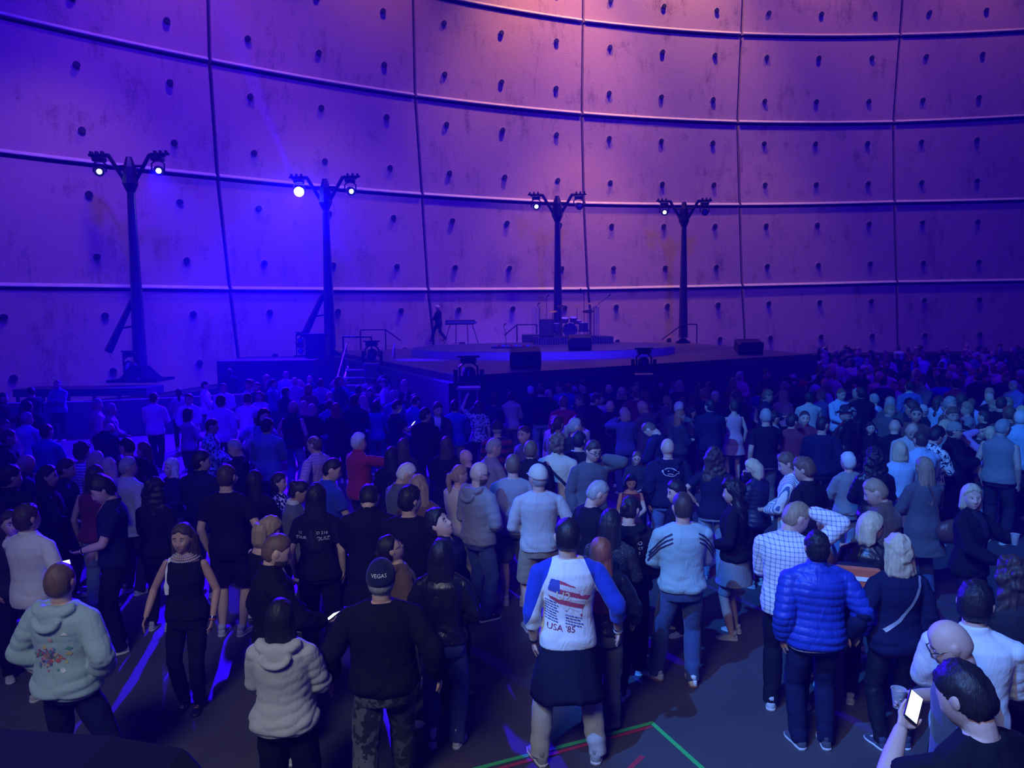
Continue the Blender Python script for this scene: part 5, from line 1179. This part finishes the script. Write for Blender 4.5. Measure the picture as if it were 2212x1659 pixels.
1748,846,-8,m,1.76|short,k|shirt,LG|jeans,K|front,front|-20,0||dark-haired man in light grey shirt seen from behind
1815,837,-165,m,1.80|crop,m|shirt,SB|jeans,K|front,front|0,-10||fair man in light shirt with pale collar
1861,835,0,m,1.86|short,k|jacket,K|jeans,K|front,front|0,0||very broad man in black beside the fair man
1908,812,-8,m,1.86|crop,b|jacket,NV|jeans,LD|front,front|-10,0|collar|tall man in navy jacket and pale jeans
1965,822,0,m,1.82|short,k|shirt,MB|jeans,DK|down,down|0,0|collar|dark-haired man in blue shirt with arms at his sides
2032,811,0,m,1.82|hat,k|sweater,BL|jeans,MR|front,front|0,0||person in dark wide hat and blue sweater
2064,818,0,m,1.78|cap,k|shirt,MR|jeans,K|front,front|0,0|capback|man in cap and dark red shirt
2113,804,-70,m,1.84|short,k|jacket,NV|jeans,DN|front,front|0,-24||man in navy jacket with pale sleeves looking down right
2132,809,150,f,1.66|long,k|sweater,K|skinny,K|front,front|0,0||dark-haired woman holding a cup in front of the pale-sleeved man
2170,803,-170,m,1.80|crop,b|jacket,NV|jeans,K|front,front|0,-20|collar|man in navy jacket with white collar bowing near the right edge
495,795,10,m,1.76|crop,k|jacket,K|jeans,K|front,front|0,0||man in black standing highest against the wall left of the platform
1853,733,30,m,1.93|short,k|jacket,K|jeans,K|front,hip|0,0||dark silhouetted man rising above the far crowd by the wall
1950,731,-10,m,1.93|curlyshort,k|coat,K|jeans,K|front,front|0,0||big dark silhouette with bushy hair above the far crowd
2192,820,100,m,1.76|crop,g|jacket,MB|jeans,K|front,front|0,-10||man in blue facing left at the right edge
""")
# ---------------------------------------------------------------- place everyone
rs=random.Random(11)
# far crowd: nobody there can be told from the next; fill the floor between the named people
POS=[]
for d in PEOPLE:
    b=d.get('base',0); d['P']=at_z(d['x'],d['y'],b+d['h']); POS.append(d)
def relax():
    for it in range(90):
        mv=0
        for i in range(len(POS)):
            for j in range(i):
                a,b=POS[i],POS[j]
                if 'fix' in a and 'fix' in b: continue
                pa,pb=a['P'],b['P']; dx,dy=pa.x-pb.x,pa.y-pb.y; D=math.hypot(dx,dy); need=.50
                if D<need:
                    mv+=1
                    # slide both along their own sight lines by changing their height a little
                    f,g=(a,b) if pa.y<pb.y else (b,a)
                    for q,s in((f,-1),(g,1)):
                        nh=q['h']-s*.006; bb=q.get('base',0)
                        lo,hi=(1.50,1.93)
                        if q['h']<1.5: lo,hi=1.2,1.5
                        if lo<nh<hi: q['h']=nh
                        else: q['x']+= (1 if (q['P'].x-(pb.x if q is a else pa.x))>=0 else -1)*min(1.6,900/q['P'].y/14)
                        q['P']=at_z(q['x'],q['y'],bb+q['h'])
        if not mv: break
    return mv
print('relax left',relax())
for d in PEOPLE:
    k=dict(d); x,y,label,P=k.pop('x'),k.pop('y'),k.pop('label'),k.pop('P')
    if 'redcap' in k.get('extra',()): k['capcol']=(.5,.03,.03)
    if k.get('hair')=='cap' and 'capcol' not in k: k['capcol']=(.3,.28,.25) if 'pale cap' in label else (.03,.03,.05)
    if k.get('share'): k['capcol']=k.get('capcol',(.03,.03,.05))
    root,s,ch=person(x,y,label,pos=P,**k); d['root'],d['s'],d['ch']=root,s,ch
# far crowd ---------------------------------------------------------------
PROT=[]; frs=random.Random(4)
tops=['tee','sweater','jacket','shirt','hoodie','coat','long','blazer']; hm_=['crop','short','quiff','crop','short','cap','bald','short']; hf_=['long','bob','straight','curly','pony','wavy','bobwavy']
for i in range(26):
    f=i%5 in(1,3); yawh=frs.choice([-35,0,0,30]); ar=frs.choice([('front','front'),('down','down'),('cross','cross'),('phone','front'),('pocket','down'),('drink','front')])
    p=dict(FP); p.update(sex='f' if f else 'm',hair=frs.choice(hf_ if f else hm_),top=frs.choice(tops),arms=ar,bot=frs.choice(['jeans','skinny','loose']),head=(yawh,frs.choice([0,-12,6]),0),res=.019,fat=frs.uniform(.95,1.15),seed=i*7+1)
    o=build_meshes(p); o.pop('_s'); Vs=[];Fs=[];Ms=[];n=0
    for nm,(V,F,fm) in o.items():
        F=[tuple(int(a)+n for a in q) for q in F]; base={'body':0,'hair':1,'cap':5,'hat':5,'top':2,'trousers':3}.get(nm,4)
        if nm=='body': mm=[{0:0,1:1,2:0,3:1}[int(a)] for a in fm]
        else: mm=[base]*len(F)
        Vs.append(V); Fs+=F; Ms+=mm; n+=len(V)
    PROT.append((newmesh('figure',np.concatenate(Vs),Fs,[simple('blank',(.5,.5,.5))]*6,Ms),p['sex']))
def free(P,r=.42): return all((P.x-q.x)**2+(P.y-q.y)**2>r*r for q in FAR)
FAR=[d['P'] for d in PEOPLE]; cand=[]
def in_stage(P,m=.45):
    # outside the stage polygon with margin
    n=len(poly); ins=False; dmin=9
    for i in range(n):
        x1,y1=poly[i];x2,y2=poly[(i+1)%n]
        if (y1>P.y)!=(y2>P.y) and P.x<(x2-x1)*(P.y-y1)/(y2-y1)+x1: ins=not ins
        a=Vector((x1,y1));b=Vector((x2,y2)); t=max(0,min(1,(Vector((P.x,P.y))-a).dot(b-a)/(b-a).length_squared)); dmin=min(dmin,(a+(b-a)*t-Vector((P.x,P.y))).length)
    return ins or dmin<m
palette=['K','K','DK','NV','NV','DG','MB','G','W','LG','MR','BL','BR','PK','SB','DK']
def zone(n,xr,yr,hr=(1.58,1.88),r=.52):
    k=0
    for t in range(n*30):
        if k>=n: break
        x=frs.uniform(*xr); y=yr[0]+(yr[1]-yr[0])*frs.random()**1.15; h=frs.uniform(*hr); P=at_z(x,y,h)
        if in_stage(P) or not free(P,r): continue
        if math.hypot(P.x-WC[0],P.y-WC[1])>WR-1.9: continue
        # keep out of the fenced strip at the left
        if P.y>21.6 and x<330: continue
        sc_=FPX/P.y; bad=False
        for d in PEOPLE:
            q=d['P']
            if q.y>P.y and abs(d['x']-x)<.42*sc_ and -2<y-d['y']<(.85 if d.get('fine') or d['y']>860 else .35)*FPX/q.y: bad=True; break
        if bad: continue
        FAR.append(P); cand.append((x,y,h,P)); k+=1
    return k
print('zones',zone(105,(1765,2215),(742,800)),zone(45,(1700,2215),(800,880)),zone(34,(1180,1760),(822,905)),zone(22,(520,900),(808,900)),zone(8,(1230,1700),(905,965)),zone(7,(2020,2212),(830,1000)),zone(6,(560,820),(905,1000)))
cand.sort(key=lambda c:-c[1])
n=0; rest=[]
def desc(x,y): 
    return ('on the right near the far wall' if x>1740 and y<800 else 'in the thick of the right crowd' if x>1690 else 'in front of the stage' if x>1150 else 'between the stage steps and the left crowd')
NAMEC=dict(K='black',DK='black',NV='navy',DG='dark grey',MB='blue',G='grey',W='white',LG='pale grey',MR='dark red',BL='bright blue',BR='brown',PK='pink',SB='light blue')
LIMIT=300-len(PEOPLE)-8
for x,y,h,P in cand:
    me,sex=frs.choice(PROT); tk=frs.choice(palette); hc=frs.choice(['k','k','b','b','m','m','y','g','a']); yaw=frs.gauss(0,50) if frs.random()<.6 else frs.uniform(-180,180)
    mats=[skin(frs.choice([0,0,0,1])),hairmat(C[hc]),cloth(C[tk]),cloth(C[frs.choice(['K','DK','DN','DG'])]),cloth(C['DK']),cloth(C[frs.choice(['K','NV','LG'])])]
    if n<LIMIT:
        o=link('person',me); o.location=(P.x,P.y,0); o.rotation_euler=(0,0,R(yaw)); o.scale=(h/1.75,)*3
        for i,m in enumerate(mats): o.material_slots[i].link='OBJECT'; o.material_slots[i].material=m
        w='woman' if sex=='f' else 'man'; lab='distant %s in a %s top %s'%(w,NAMEC[tk],desc(x,y)); tag(o,lab,'person',lab.replace('distant ','')); n+=1
    else: rest.append((me,P,yaw,h,mats))
if rest:
    Vs=[];Fs=[];Ms=[];nn=0; ML=[]
    for me,P,yaw,h,mats in rest:
        k=len(me.vertices); V=np.empty(k*3,dtype=np.float32); me.vertices.foreach_get('co',V); V=V.reshape(-1,3)*(h/1.75); V=V@rz_(R(yaw)).T+A_(P.x,P.y,0)
        mi=np.empty(len(me.polygons),dtype=np.int32); me.polygons.foreach_get('material_index',mi)
        ix=[]
        for m in mats:
            if m not in ML: ML.append(m)
            ix.append(ML.index(m))
        Ms+=[ix[i] for i in mi]; Fs+=[tuple(a+nn for a in p.vertices) for p in me.polygons]; Vs.append(V); nn+=k
    o=link('crowd',newmesh('crowd',np.concatenate(Vs),Fs,ML,Ms)); tag(o,'distant rows of people packed towards the far wall on the right','crowd',kind='stuff')
print('people',len(PEOPLE),'far',n,'stuff',len(rest))
# ---------------------------------------------------------------- prints, jewellery and things in hands
def get(s):
    for d in PEOPLE:
        if s in d['label']: return d
    raise KeyError(s)
INK=lambda n,c,e=0:simple('ink_'+n,c,.7)
# baseball shirt: flag map, lettering, tour list
d=get('flag print'); top=d['ch']['top']; X=lambda x:(x/6.38-95)/300+.01; Zc=lambda y:1.47-((y/6.38+1110)-1192)/234
mp_=[(345,685),(460,700),(640,765),(700,800),(720,860),(760,870),(800,840),(850,820),(880,855),(850,895),(800,925),(775,980),(745,1020),(752,1085),(732,1085),(700,1030),(640,1010),(580,990),(540,1030),(480,970),(420,930),(330,890),(300,850),(310,780)]
V,F=grid_poly([(X(a),Zc(b)) for a,b in mp_],.0045); bins={}
for f in F:
    cx=sum(V[i][0] for i in f)/4; cz=sum(V[i][1] for i in f)/4; px=((cx-.01)*300+95)*6.38; py=((1.47-cz)*234+1192-1110)*6.38; t=py-.22*px
    m='flag_blue' if (px<455 and t<735) else ('flag_red' if int((t-585)//52)%2==0 else 'flag_white'); bins.setdefault(m,[]).append(f)
cols=dict(flag_blue=(.05,.08,.4),flag_red=(.5,.06,.10),flag_white=(.75,.73,.7)); items=[(INK(m,cols[m]),V,fs) for m,fs in bins.items()]
items2=[(INK('cream',(.8,.75,.5)),)+text_poly('U2',X(495),Zc(865),.085,rot=-.12),(INK('pink',(.7,.45,.45)),)+text_poly('The Unforgettable Fire',X(660),Zc(912),.026,rot=-.2),
 (INK('maroon',(.25,.03,.12)),)+text_poly("USA '85",X(470),Zc(1195),.058,rot=-.10)]
rs=random.Random(8)
for col,(x0,x1,y0,n) in enumerate(((270,440,905,8),(520,770,1055,4))):
    for i in range(n):
        y=y0+i*28; x=x0+rs.uniform(0,10)
        while x<x1-rs.uniform(0,60):
            L=rs.uniform(12,45); items2.append((INK('list',(.06,.08,.3)),)+stroke([(X(x),Zc(y+.22*(x-x0))),(X(x+L),Zc(y+.22*(x+L-x0)))],.0075)); x+=L+9
decal(d['root'],top,items,'shirt_print',.003); decal(d['root'],top,items2,'shirt_lettering',.006)
# jacket tied round his waist
def wrap(d,z0,z1,name,col,fl=.05,kind='plain',sx=.185,sy=.145):
    mb=MB(); n=40; V=[];F=[]; zs=np.linspace(z0,z1,12)
    for z in zs:
        t=(z0-z)/(z0-z1)
        for k in range(n):
            a=2*PI*k/n; w=1+.05*math.sin(a*7+z*9)*t+.03*math.sin(a*13)*t; V.append(((sx+fl*t)*w*math.cos(a),(sy+fl*t)*w*math.sin(a),z+.02*math.sin(a*3)*t))
    for j in range(11):
        for k in range(n): F.append((j*n+(k+1)%n,j*n+k,(j+1)*n+k,(j+1)*n+(k+1)%n))
    F.append(tuple(range(n))); F.append(tuple(11*n+k for k in range(n-1,-1,-1))); return link(name,newmesh(name,V,F,[cloth(col,kind)]),d['root'])
wrap(d,.90,.50,'tied_jacket',(.015,.016,.03),.07)
# pale sweatshirt: three dark stripes on each sleeve
d=get('dark stripes'); it=[]
for s in(-1,1):
    for k in range(3): it.append((INK('stripe',(.02,.02,.06)),)+stroke([(s*.115,1.405-k*.034),(s*.17,1.375-k*.036),(s*.225,1.315-k*.036),(s*.275,1.235-k*.034),(s*.295,1.19-k*.034)],.013))
    decal(d['root'],d['ch']['top'],it,'sleeve_stripes',.004); it=[]
# bald man's hoodie: oval line face
d=get('line-drawn face'); W_=INK('pale',(.75,.62,.75)); q=lambda x,y:((x-830)/13.8/205,1.33-(y-1230)/13.8/205); 
ov=[(560,1150),(650,1105),(760,1095),(860,1105),(950,1140),(1020,1190),(1060,1235),(1110,1225),(1145,1270),(1135,1310),(1060,1310),(1010,1355),(940,1395),(880,1405),(800,1390),(640,1360),(570,1300),(545,1240),(560,1150)]
it=[(W_,)+stroke([q(*p) for p in ov],.009),(W_,)+stroke([q(710,1310),(q(860,1310)),q(880,1335),q(925,1335)],.011)]
for cx,cy,r in((722,1195,20),(920,1238,20),(812,1268,14)): it.append((W_,)+grid_poly([(q(cx,cy)[0]+r/2800*math.cos(a),q(cx,cy)[1]+r/2800*math.sin(a)) for a in np.linspace(0,6.28,12)],.003))
it.append((W_,)+stroke([q(545,1170),q(515,1200),q(520,1240),q(548,1245)],.008))
decal(d['root'],d['ch']['top'],it,'back_print',.004)
# green hoodie: patchwork print
d=get('colourful back print'); rs=random.Random(21); it=[]
pc=[(.10,.2,.5),(.5,.12,.1),(.55,.45,.15),(.08,.1,.2),(.6,.3,.3),(.65,.68,.7),(.1,.3,.2),(.3,.1,.25)]
for i in range(95):
    a=rs.uniform(0,6.28); r=abs(rs.gauss(0,.5)); cx=r*.13*math.cos(a)*1.1; cz=1.15+r*.12*math.sin(a)
    if abs(cx)>.15 or abs(cz-1.15)>.15: continue
    n=rs.randint(4,7); s_=rs.uniform(.008,.021); pl=[(cx+s_*rs.uniform(.6,1.2)*math.cos(b),cz+s_*rs.uniform(.5,1)*math.sin(b)) for b in np.linspace(0,6.28,n+1)[:-1]]; c=rs.choice(pc); it.append((INK('patch%d'%pc.index(c),c),)+grid_poly(pl,.004))
it.append((INK('white',(.8,.8,.8)),)+grid_poly([(.10,1.30),(.125,1.325),(.15,1.30)],.004)); decal(d['root'],d['ch']['top'],it,'back_print',.004)
# black T-shirt lettering
d=get('white lettering'); wh=INK('white',(.8,.8,.8))
decal(d['root'],d['ch']['top'],[(wh,)+text_poly('I S',-.135,1.30,.035),(wh,)+text_poly('O 216',.075,1.30,.040,shear=.15),(wh,)+text_poly('TOUR',-.13,1.255,.040,shear=.2),(wh,)+text_poly('QUIZ',.08,1.245,.050,shear=.2)],'back_lettering',.005)
d=get('glasses and brown hoodie'); it=[(wh,)+text_poly(t,x,z,s,mirror=True) for t,x,z,s in(('J',0,1.29,.10),('OU',.0,1.20,.12),('S',.01,1.10,.11))]; decal(d['root'],d['ch']['top'],it,'front_lettering',.006,side=1)
d=get('dark cap and navy'); decal(d['root'],d['ch']['cap'],[(wh,)+text_poly('VEGAS',.0,1.672,.034)],'cap_lettering',.003)
d=get('planet emblem'); it=[(INK('lime',(.6,.8,.2)),)+grid_poly([(.02+.024*math.cos(a),1.30+.034*math.sin(a)) for a in np.linspace(0,6.28,14)],.004),(INK('white',(.8,.8,.8)),)+stroke([(.02+.055*math.cos(a),1.30+.018*math.sin(a)+.02*math.cos(a)) for a in np.linspace(0,6.28,20)],.005)]; decal(d['root'],d['ch']['top'],it,'emblem',.005)
d=get('pale strap across'); V,F=stroke([(.145,1.44),(.10,1.35),(.03,1.22),(-.05,1.11),(-.15,1.02)],.026); decal(d['root'],d['ch']['top'],[(simple('strap_metallic',(.7,.7,.72),.3,.5),V,F)],'bag_strap',.008)
d=get('cream fleece'); V,F=stroke([(-.16,1.40),(-.05,1.30),(.08,1.17),(.17,1.06)],.04); decal(d['root'],d['ch']['top'],[(INK('black',(.01,.01,.01)),V,F)],'strap',.008)
d=get('round back emblem'); it=[(INK('greyline',(.25,.23,.25)),)+stroke([(cx+r*math.cos(a),cz+r*.8*math.sin(a)) for a in np.linspace(0,6.28,20)],.006) for cx,cz,r in((0,1.28,.07),(0,1.13,.09))]; decal(d['root'],d['ch']['top'],it,'back_print',.005)
d=get('white letters on the shoulder'); decal(d['root'],d['ch']['top'],[(wh,)+text_poly('IO',.10,1.33,.05),(wh,)+text_poly('CT',.11,1.28,.035),(wh,)+text_poly('S',.10,1.235,.035)],'back_lettering',.006)
d=get('printed front'); it=[(INK(n,c),)+grid_poly([(x,z),(x+.05,z+.01),(x+.04,z-.06),(x-.01,z-.05)],.005) for n,c,x,z in(('o1',(.6,.25,.05),-.05,1.30),('o2',(.5,.08,.3),.0,1.25),('o3',(.7,.5,.1),-.03,1.19))]; decal(d['root'],d['ch']['top'],it,'front_print',.005,side=1)
# beaded collar, strap and bracelets of the woman in black
d=get('glittering collar'); s=d['s']; mb=MB(); T=s['T']
for r_,z,k in((.072,1.475,26),(.088,1.462,30),(.106,1.446,36),(.124,1.428,42)):
    for i in range(k):
        a=2*PI*i/k; c=T(A_(r_*math.sin(a),-.008+r_*.86*math.cos(a),z-.018*math.cos(a)*(math.cos(a)>0))); mb.ell(c,(.0075,.0075,.0075),6)
mb.build('beaded_collar',simple('silver_beads',(.85,.83,.88),.15,.5),d['root'],True)
mb=MB(); mb.tube([T(A_(.120,.03,1.43)),T(A_(.125,.095,1.33)),T(A_(.125,.105,1.24)),T(A_(.125,.11,1.20)),T(A_(.125,.11,1.12))],[(.012,.006),(.012,.006),(.012,.006),(.024,.012),(.018,.010)],10); mb.build('white_tassel',simple('white_cloth',(.75,.73,.72),.8),d['root'],True)
def bracelet(d,i,mat,off=.0,r=.033,name='bracelet',face=False):
    s=d['s']; W,E=s['W%d'%i],s['E%d'%i]; dr=unit(W-E); mb=MB(); c=W-dr*(.015+off); rot=Vector(dr).to_track_quat('Z','X').to_matrix(); mb.lathe([(r-.006,-.008),(r,-.008),(r,.008),(r-.006,.008),(r-.006,-.008)],tuple(c),16,'z',rot)
    if face: n=unit(-s['pn%d'%i]); mb.lathe([(.001,0),(.018,0),(.018,.008),(.001,.010)],tuple(c+n*(r-.004)),14,'z',Vector(n).to_track_quat('Z','X').to_matrix())
    mb.build(name,mat,d['root'],True)
CHRM=simple('chrome',(.75,.75,.8),.12,1.0)
bracelet(d,0,CHRM,0); bracelet(d,0,simple('pedal_red',(.3,.05,.05),.4),-.02)
bracelet(get('dark polo shirt with watch'),0,CHRM,.02,.036,'wrist_watch',True)
d=get('flag print'); bracelet(d,1,CHRM,.01); bracelet(d,1,simple('white_cloth',(.75,.73,.72),.8),-.012); bracelet(d,0,BLK,0)
# things in hands --------------------------------------------------------------
def handpos(d,i,fwd=.085,nrm=.03):
    s=d['s']; r=d['root']; M=Matrix.Translation(r.location)@r.rotation_euler.to_matrix().to_4x4()@Matrix.Scale(r.scale[0],4); W,E=s['W%d'%i],s['E%d'%i]; dr=unit(W-E); n=unit(s['pn%d'%i]); p=W+dr*fwd+n*nrm; R3=r.rotation_euler.to_matrix(); return M@Vector(p),R3@Vector(dr),R3@Vector(n),M@Vector(s['H'](A_(0,.05,0)))
def phone(d,i,label,lit=6,group=None,on=True):
    p,dr,n,head=handpos(d,i,.085,.030); o=thing('phone',label,'phone',p,group); z=((head-p).normalized()*.5+n*.8).normalized(); y=(dr-z*dr.dot(z)).normalized(); x=y.cross(z); o.rotation_euler=Matrix((x,y,z)).transposed().to_euler()
    mb=MB(); mb.box((0,.02,0),(.074,.15,.009),bev=.003); mb.build('casing',BLKM,o); mb=MB(); mb.box((0,.02,.0055),(.066,.138,.001)); mb.build('display',emit('display_%d'%lit,(.75,.9,1),lit) if on else BLKM,o)
phone(get('untucked white shirt'),0,'lit phone held by the white-shirted man at the left edge',2.2)
phone(get('bearded man in black zipped'),1,'lit phone in the hands of the bearded man in the black jacket',1.6)
phone(get('nearest dark-haired man'),0,'bright phone held up by the nearest man, bottom right',1.1)
phone(get('tattooed bare arm'),1,'glowing phone held by the man with the tattooed arm',4)
phone(get('grey-haired man in black shirt looking at his phone'),0,'small lit phone held by the grey-haired man in black',4)
phone(get('phone at his waist'),0,'phone held low by the broad man in black T-shirt',.6)
phone(get('talking on the phone'),0,'dark phone at the ear of the man in round glasses',1,None,False)
phone(get('grey shirt reading'),0,'phone read by the bald man in the grey shirt',1.2)
phone(get('pale cap and black'),1,'phone raised by the man in pale cap on the right',1.2)
def cup(d,i,label,full=True):
    p,dr,n,head=handpos(d,i,.07,.035); o=thing('plastic_cup',label,'cup',p-Vector((0,0,.05))); o.scale=(.85,)*3; mb=MB(); mb.lathe([(.030,0),(.046,.125),(.048,.125),(.048,.121),(.044,.120),(.028,.004),(.001,.004),(.001,0)],(0,0,0),20); mb.build('cup',simple('clear_plastic',(.8,.82,.9),.15,trans=.6),o,True)
    mb=MB(); mb.lathe([(.001,.006),(.029,.006),(.040,.085),(.001,.085)],(0,0,0),18); mb.build('drink',simple('drink',(.25,.12,.08),.1,trans=.3),o,True)
cup(get('holding a plastic cup'),0,'plastic cup of dark drink held by the blonde in the dark jacket')
cup(get('glasses and dark T-shirt looking down, bottom'),1,'clear plastic cup held by the bald man at the bottom right')
cup(get('holding a cup in front'),1,'white cup held by the dark-haired woman on the right')
# orange reflective bag, brown shoulder bag
d=get('orange reflective bag'); r=d['root']; M=Matrix.Rotation(r.rotation_euler.z,3,'Z'); p=r.location+M@Vector((-.02,-.25,1.13)); o=thing('backpack','orange backpack with white reflective band on the blonde woman in leather','bag',p,rz=r.rotation_euler.z+.35)
mb=MB(); mb.box((0,0,0),(.34,.13,.38),bev=.035); mb.build('body',cloth((.02,.02,.03)),o,True); mb=MB(); mb.box((0,-.055,.05),(.35,.05,.26),bev=.015); mb.build('pocket',cloth((.65,.14,.06)),o); mb=MB(); mb.box((0,-.084,.09),(.352,.006,.035)); mb.build('reflective_band',simple('reflective',(.85,.87,.9),.3),o)
d=get('brown shoulder bag'); r=d['root']; M=Matrix.Rotation(r.rotation_euler.z,3,'Z'); p=r.location+M@Vector((.14,-.30,.92)); o=thing('shoulder_bag','soft brown leather bag of the long-haired blonde woman','bag',p)
mb=MB(); mb.ell((0,0,0),(.19,.09,.14),20); mb.build('body',cloth((.10,.05,.035),'leather'),o,True); mb=MB(); mb.tube([(-.15,0,.06),(-.17,.01,.25),(-.21,.05,.42),(-.24,.10,.52)],.010,8); mb.build('strap',cloth((.10,.05,.035),'leather'),o,True)
# the musician on the riser
P=at_z(948,739,ZR); root,s,ch=person(0,0,'white-haired musician in dark suit walking across the round riser',h=1.86,yaw=72,base=ZR,pos=P,hair='crop',haircol=C['w'],top='blazer',tc=(.02,.02,.03),tc2=(.03,.03,.04),bot='jeans',bc=(.02,.02,.03),arms=('front','front'),stance='walk',head=(0,-8,0),res=.012,shoe='shoe',sc=((.02,.02,.02),(.02,.02,.02)))
# ---------------------------------------------------------------- light
def lamp(name,typ,loc,aim,en,col,size=1,blend=.3,angle=60,soft=.1):
    l=bpy.data.lights.new(name,typ); l.energy=en; l.color=col; o=bpy.data.objects.new(name,l); COL.objects.link(o); o.location=loc
    o.rotation_euler=(Vector(aim)-Vector(loc)).to_track_quat('-Z','Y').to_euler()
    if typ=='AREA': l.size=size
    if typ=='SPOT': l.spot_size=R(angle); l.spot_blend=blend; l.shadow_soft_size=soft
    if typ=='POINT': l.shadow_soft_size=soft
    return o
w=bpy.data.worlds.new('hall'); SC.world=w; w.use_nodes=True; bg=w.node_tree.nodes['Background']; bg.inputs[0].default_value=(.005,.001,.135,1); bg.inputs[1].default_value=1.0
# thin stage haze filling the hall
mb=MB(); mb.box((8,21,14),(84,62,27.8)); hz=mb.build('haze',[]); tag(hz,'thin stage haze hanging through the whole hall','haze',kind='stuff')
hm=bpy.data.materials.new('stage_haze'); hm.use_nodes=True; nt=hm.node_tree; nt.nodes.clear(); ou=nt.nodes.new('ShaderNodeOutputMaterial'); vs=nt.nodes.new('ShaderNodeVolumeScatter'); vs.inputs['Density'].default_value=.0062; vs.inputs['Color'].default_value=(.14,.03,1,1); vs.inputs['Anisotropy'].default_value=0; nt.links.new(vs.outputs[0],ou.inputs['Volume']); hz.data.materials.append(hm)  # scatter colour tinted blue, putting blue light into the haze itself
tq=lambda M,s:(M.x+s*1.0,M.y-.35,M.z-.32)
B_=(.018,.0,1)
lamp('mast_beam','SPOT',tq(M2,-1),(-2.0,6,0),115000,B_,angle=34,soft=.10,blend=.35)
lamp('mast_beam','SPOT',tq(M2,-1),(-10,24,0),72000,B_,angle=64,soft=.12,blend=.7)
lamp('mast_beam','SPOT',tq(M1,1),(-6,18,0),14000,B_,angle=50,soft=.12,blend=.6)
q=at_y(455,-40,27); lamp('mast_beam','SPOT',tq(M2,-1),tuple(q),150000,B_,angle=9,soft=.08,blend=.7)
q=at_y(885,750,26); lamp('mast_beam','SPOT',tq(M2,-1),tuple(q),50000,B_,angle=10,soft=.08,blend=.7)
# blue wash from high over the crowd
lamp('house_wash','SPOT',(14,9,20),(15,25,0),15000,(.03,.0,1),angle=62,soft=1.5,blend=.9)
lamp('house_wash','SPOT',(-3,5,20),(-5,19,0),17000,(.01,.0,1),angle=62,soft=1.5,blend=.9)
# cool white-blue follow beam from high behind the camera on the right half of the crowd
lamp('follow_spot','SPOT',(-10,-6,20),(7.4,9.4,0),46000,(.03,.19,1),angle=25,soft=.15,blend=.15)
# added neutral fill over the nearest people, standing in for ambient light
lamp('near_fill','SPOT',(-3.0,-2.5,8.5),(-.3,5.0,0),1750,(.85,.92,.92),angle=62,soft=1.4,blend=.9)
# added warm lamps stand in for the screen wall's own brightness
def wallp(x,y,out): 
    t,z=wall_hit(x,y); return wp(t,z,WR-out)
for x,y,e,c in((1180,120,8200,(1,.36,.22)),(1450,60,8000,(1,.40,.22)),(1760,90,2600,(1,.34,.22)),(800,120,1500,(1,.30,.30)),(400,60,1500,(1,.26,.45)),(2080,110,1500,(1,.30,.4))):
    q=wallp(x,y-150,4.5); q.z+=7; lamp('wall_fill','SPOT',q,wallp(x,y+60,0),e,c,angle=66,soft=.5,blend=1)
for x,e in((150,420),(700,260),(1250,800),(1620,230)):
    q=wallp(x,300,6.0); q.z=15; lamp('wall_fill','SPOT',q,wallp(x,560,0),e,(1,.36,.30),angle=80,soft=.6,blend=1)
lamp('wall_blue_fill','SPOT',(10,12,23),(13,43,8),21000,(.02,0,1),angle=84,soft=1,blend=1)  # added blue fill lamps that tint the wall
lamp('wall_blue_fill','SPOT',(-5,12,22),(-12,29,9),21000,(.03,0,1),angle=78,soft=1,blend=1)
lamp('drum_fill','SPOT',(2,12,13),(1.5,30,2),26000,(.03,.01,1),angle=30,soft=.2,blend=.6)  # added blue front fill to brighten the drums and riser edge
lamp('deck_fill','SPOT',(0,22,18),(2,29,2),2600,(.9,.3,.6),angle=50,soft=.4,blend=.8)  # added pink fill to lighten the deck
SC.view_settings.view_transform='Standard'; SC.view_settings.look='None'; SC.view_settings.gamma=1; SC.view_settings.exposure=0; SC.view_settings.use_curve_mapping=False
SC.cycles.use_denoising=True; SC.cycles.max_bounces=4; SC.cycles.diffuse_bounces=2; SC.cycles.glossy_bounces=2; SC.cycles.transmission_bounces=3; SC.cycles.transparent_max_bounces=4; SC.cycles.use_adaptive_sampling=True; SC.cycles.adaptive_threshold=.08; SC.cycles.adaptive_min_samples=16; SC.cycles.caustics_reflective=False; SC.cycles.caustics_refractive=False; SC.cycles.sample_clamp_indirect=4; SC.cycles.volume_bounces=0
bpy.data.objects.remove(TMP)
